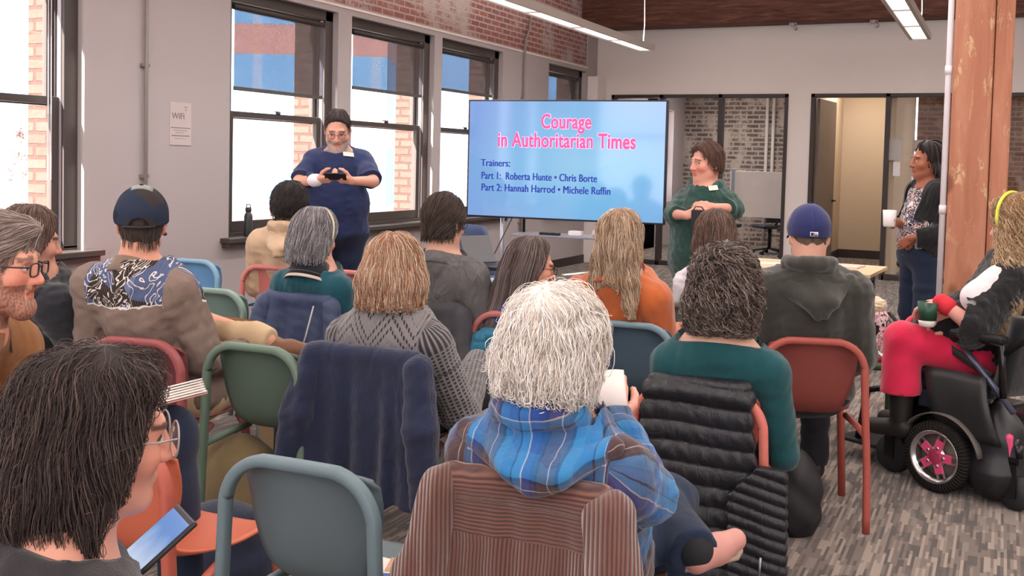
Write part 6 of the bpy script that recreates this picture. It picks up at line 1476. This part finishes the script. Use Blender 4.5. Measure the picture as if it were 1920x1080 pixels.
MB().box(-.19, .40, .09, .19, .64, .11).build('footplate', M_BP, wc, .006)
MB().tube([(-.25, .16, .50), (-.25, .30, .56), (-.22, .42, .60)], .009, 8).build('joystick_arm', M_CHR, wc)
for k, (y_, z_) in enumerate(((-.16, .42), (-.05, .40), (.08, .42))): MB().box(-.265, y_-.045, z_-.04, -.225, y_+.045, z_+.04).build('bracket', [plain('#2c3040', .35), M_CHR][k == 1], wc, .008)
MB().grid([[(-.272-.03*math.sin(3.1*v)-.012*math.sin(6*u+2*v), -.30+.30*u+.08*v, .28+.30*v) for u in np.linspace(0, 1, 8)] for v in np.linspace(0, 1, 8)], .012).build('side_pouch', plain('#2a2b2d', .4, .5), wc)
MB().tube(spline([(-.24, -.22, .58), (-.23, -.0, .68), (-.1, .1, .72), (.1, .1, .72), (.24, -.2, .58)], 24), .018, 8, sq=(.25, 1)).build('lap_belt', plain('#201f22', .7), wc)
MB().tube([(-.26, -.30, .70), (-.26, -.42, .80), (-.26, -.46, .95)], .014, 8).build('push_handle', M_BP, wc)
# the black bag hung on its back
bp = loc2(at(1872, 835, 4.72), loc, rz); wv_ = waves(41, .06, 5, (1, 1, .4)); q = Sd(); q.chain([bp+[0, 0, .20], bp+[0, 0, .05], bp+[0, 0, -.10]], [.03, .11, .15], .05, 0)
o = solid('black_bag', lambda p: q(p)+wv_(p)*F(.010), bp-.35, bp+.35, .008, plain('#1b1b20', .4, .5)); o.location = loc; o.rotation_euler = (0, 0, rz); tag(o, 'full black bag hanging from the back of the wheelchair', 'bag')

# the rider
ry = R(72); lr = loc+np.array([.0, .0, 0])+np.array([-sr*-.02, cr*-.02, 0])
J = sit(lr, ry, 1902, 425, 4.93, hyaw=58, hpitch=-3, ow=.225, sdrop=.085, round_=.02)
J['pelvis'] = np.array([0, -.02, .66]); J['HL'] = (-.09, .0, .63); J['HR'] = (.09, 0, .63)
kl = loc2(at(1692, 630, 4.95), lr, ry); J['KL'] = kl+[0, 0, -.02]; J['AL'] = kl+np.array([.02, .0, -.40]); J['TL'] = J['AL']+[0, .13, -.06]
J['KR'] = kl+np.array([.22, .0, -.0]); J['AR'] = J['AL']+[.2, .03, 0]; J['TR'] = J['AR']+[0, .13, -.06]
cp = loc2(at(1737, 590, 4.85), lr, ry); J['WL'] = loc2(at(1764, 566, 4.83), lr, ry); J['EL'] = loc2(at(1822, 610, 4.74), lr, ry); J['hL'] = ((.1, .9, -.25), (.3, 0, -.95), -1, (.35, .6, .5), .95)
J['WR'] = cp+[.12, -.1, -.01]; J['hR'] = ((-.5, .8, -.1), (-.8, -.3, -.3), 1)
X = person('wheelchair user with long curly blond hair in a black jacket and red trousers', lr, ry, J, '#e3a79a', res=.007, shoes=True)
RED = cloth('red_trousers', '#d11f45', '#e2305a', fib=400, bump=.3, sheen=.3)
trousers(X, RED, shoes=SHOE, f=1.18, flare=.045, fold=.009, seed=43, crop=.15)
for a_, k_ in (('AL', 'KL'), ('AR', 'KR')):
    A_, K_ = np.array(J[a_], float), np.array(J[k_], float); q = Sd(); q.cap(A_, A_+(K_-A_)*.55, .050, .062, 0); solid('boot_shaft', q, np.minimum(A_, K_)-.1, np.maximum(A_, K_)+.1, .009, SHOE, X['t'])
M_BJ = cloth('black_sherpa', '#161518', '#222125', fib=220, bump=.7, sheen=.3)
garment(X, 'jacket', M_BJ, e=.028, fold=.009, res=.008, seed=45, af=1.5, sleeves=.93, neck=(.06, .02), hem=.56, extra=lambda s: s.ell((0, .10, .735), (.225, .225, .165), .06))
for S_, E_, W2 in ((X['SL'], J['EL'], J['WL']),):
    E_ = np.array(E_); W2 = np.array(W2); c = Sd(); c.cap(E_+(W2-E_)*.80, E_+(W2-E_)*.97, .044, .041, 0); o = solid('cuff', c, np.minimum(E_, W2)-.1, np.maximum(E_, W2)+.1, .006, plain('#d62a3c', .8), X['t']); o['label'] = 'red ribbed cuff'
    c2 = Sd(); tocam = _n(loc2(CPOS, lr, ry)*[1, 1, 0]-S_*[1, 1, 0]); c2.cap(S_+[-.02, .0, .055], E_*.55+S_*.45+[-.045, .045, .035], .060, .066, 0)
    c2.o[-1] = c2.o[-1]; o = solid('shoulder_stripe', lambda p: c2(p)+waves(3, .03, 3)(p)*F(.004), np.minimum(S_, E_)-.12, np.maximum(S_, E_)+.12, .007, cloth('white_fleece', '#e9e2e6', fib=250), X['t']); o['label'] = 'white fleece stripe'
def ex18(s): s.cap((0, -.06, -.05), (.02, -.12, -.30), .10, .09, .05); s.chain([(-.07, -.04, -.05), (-.14, -.06, -.20), (-.205, -.07, -.34), (-.215, -.06, -.50)], [.075, .07, .062, .04], .03, .04); s.cap((.02, -.12, -.30), (.0, -.13, -.44), .09, .06, .03)
f = hair_base('', .032, lambda s: (s.ell((0, -.03, -.04), (.115, .11, .11), .03), ex18(s)), .02, -.52, False, (.88, .4))
strands(X, 'hair', f, 3000, .40, ['#8a6446', '#b58e68', '#d6b68e', '#ecd9bb', '#a07a58'], .0011, crown=(0, .0, .16), grav=1.1, swirl=.35, curl=.010, cfreq=12, off=(-.002, .012), bbox=((-.30, -.28, -.56), (.24, .18, .2)), fly=.02, basecol='#8a6648', zend=-.52, step=.010, stop=.05)
MB().tube([X['hc']+X['HM']@np.array([.125*math.sin(a), .01, .04+.125*math.cos(a)]) for a in np.linspace(-1.9, 1.9, 26)], .008, 8).build('hair_band', plain('#d9e04a', .5), X['t'])
g = thing('tumbler', 'dark green cup with a pale ribbed base resting on the red knee', 'cup', at(1738, 612, 4.83)); MB().lathe([(0, .0), (.030, 0), (.034, .004), (.040, .03)], 28).build('ribbed_base', plain('#d9d3cf', .5), g)
MB().lathe([(.040, .03), (.046, .115), (.043, .115), (.037, .03), (0, .028)], 28).build('body', plain('#274f3c', .35, .5), g)

# ------------------------------------------------------------------ small things
p = onz(1640, 676, .45); be = thing('low_bench', 'dark green low seat with a patterned bag on it, right of the blue cap', 'bench', (p[0]-.20, p[1]+.05, 0), R(10)); M_GB = plastic('#47583f')
MB().box(-.30, -.20, .415, .34, .20, .45).build('seat', M_GB, be, .012)
for sx in (-.25, .29):
    for sy in (-.15, .15): MB().box(sx-.02, sy-.02, 0, sx+.02, sy+.02, .415).build('leg', M_GB, be, .005)
bgm = NT('patterned_bag'); s_ = bgm.sep(bgm.obj()); n_ = bgm.noise(bgm.scale(bgm.obj(), (26, 26, 15)), 1, 2, .5, 1.4); bgm = bgm.fin(bgm.ramp(n_, [(0, hx('#1c1719')), (.40, hx('#e7b7bd')), (.47, hx('#f0e2e2')), (.53, hx('#1c1719')), (.57, hx('#e3a3ae')), (.66, hx('#c22a3c'))], 'CONSTANT'), .7, .3)
pb = onz(1640, 674, .45); bg2 = thing('patterned_bag', 'pink and black patterned bag with a fluffy pale top standing on the green bench', 'bag', (pb[0], pb[1], .45), R(12)); q = Sd(); q.chain([(0, 0, .09), (0, 0, .22)], [.085, .075], .02, 0); q.cap((-.02, 0, .02), (.02, 0, .02), .07, .07, .04)
solid('body', lambda p: np.maximum(q(p*np.array([1, 1.25, 1], F)), -p[:, 2]), (-.15, -.15, -.02), (.15, .15, .36), .006, bgm, bg2)
q3 = Sd(); q3.ell((-.01, 0, .30), (.062, .055, .05), 0); w3 = waves(5, .012, 4); solid('fluffy_top', lambda p: q3(p)+w3(p)*F(.006), (-.12, -.12, .2), (.12, .12, .4), .005, cloth('cream_fluff', '#e9d3b4', fib=300, sheen=.5), bg2)
MB().tube([(.06, -.02, .27), (.12, -.03, .2), (.11, -.02, .05)], .010, 8).build('strap', M_BLK, bg2); MB().box(-.07, -.07, .0, .07, .07, .03).build('base', plain('#b8283a', .6), bg2, .01)
# bags and clothes on the floor
def bundle(name, label, cat, px, py, D, rx, m, seed, shape=(1, 1, 1), h=.010):
    w_ = at(px, py, D); wv_ = waves(seed, .08, 5)
    def f(p): return d_ell(p, (0, 0, rx*shape[2]*.8), (rx*shape[0], rx*shape[1], rx*shape[2]))+wv_(p)*F(.016)
    o = solid(name, lambda p: np.maximum(f(p), -p[:, 2]), (-rx*1.6,)*2+(-.03,), (rx*1.6, rx*1.6, rx*2.2), h, m); o.location = (w_[0], w_[1], 0); return tag(o, label, cat)
bundle('backpack', 'khaki and brown backpack on the floor under the empty green chair', 'bag', 440, 835, 4.1, .20, cloth('khaki_canvas', '#7a684c', '#94815f', fib=300), 51, (1.1, .7, 1.1))
bundle('jacket', 'dark navy jacket bundled on the floor behind the empty slate chair', 'jacket', 420, 900, 3.55, .19, cloth('navy_cotton', '#232a3c', '#2d374f', fib=300), 53, (1.1, .8, .9))
bundle('backpack', 'black backpack on the carpet beside the coral chair leg', 'bag', 1493, 885, 4.25, .13, plain('#1c1c20', .6), 55, (.8, .9, 1.5))
pg = thing('magazine', 'magazine on the seat of the empty slate grey chair', 'magazine', (CH_['A'][0]+.12, CH_['A'][1]+.30, .452), R(20)); MB().box(-.10, -.13, 0, .10, .13, .004).build('pages', M_PAPER, pg); MB().box(-.10, -.13, .004, .10, -.02, .0046).build('cover_band', plain('#3f5f9a', .5), pg); MB().box(-.06, -.01, .004, .06, .1, .0046).build('cover_picture', plain('#c79a78', .5, var=.4, sc=30), pg)
bkp = thing('booklet', 'open pale booklet held beside the white hair', 'booklet', at(1143, 738, 2.58)); bkp.rotation_euler = (R(50), R(-8), R(20))
MB().grid([[(-.03+.07*u, .12*v, .010*math.sin(3*u)) for u in np.linspace(0, 1, 8)] for v in (-.5, 0, .5)], .003).build('page', M_PAPER, bkp); MB().grid([[(-.03-.06*u, .12*v, .010*math.sin(3*u)) for u in np.linspace(0, 1, 8)] for v in (-.5, 0, .5)], .003).build('page', M_PAPER, bkp)
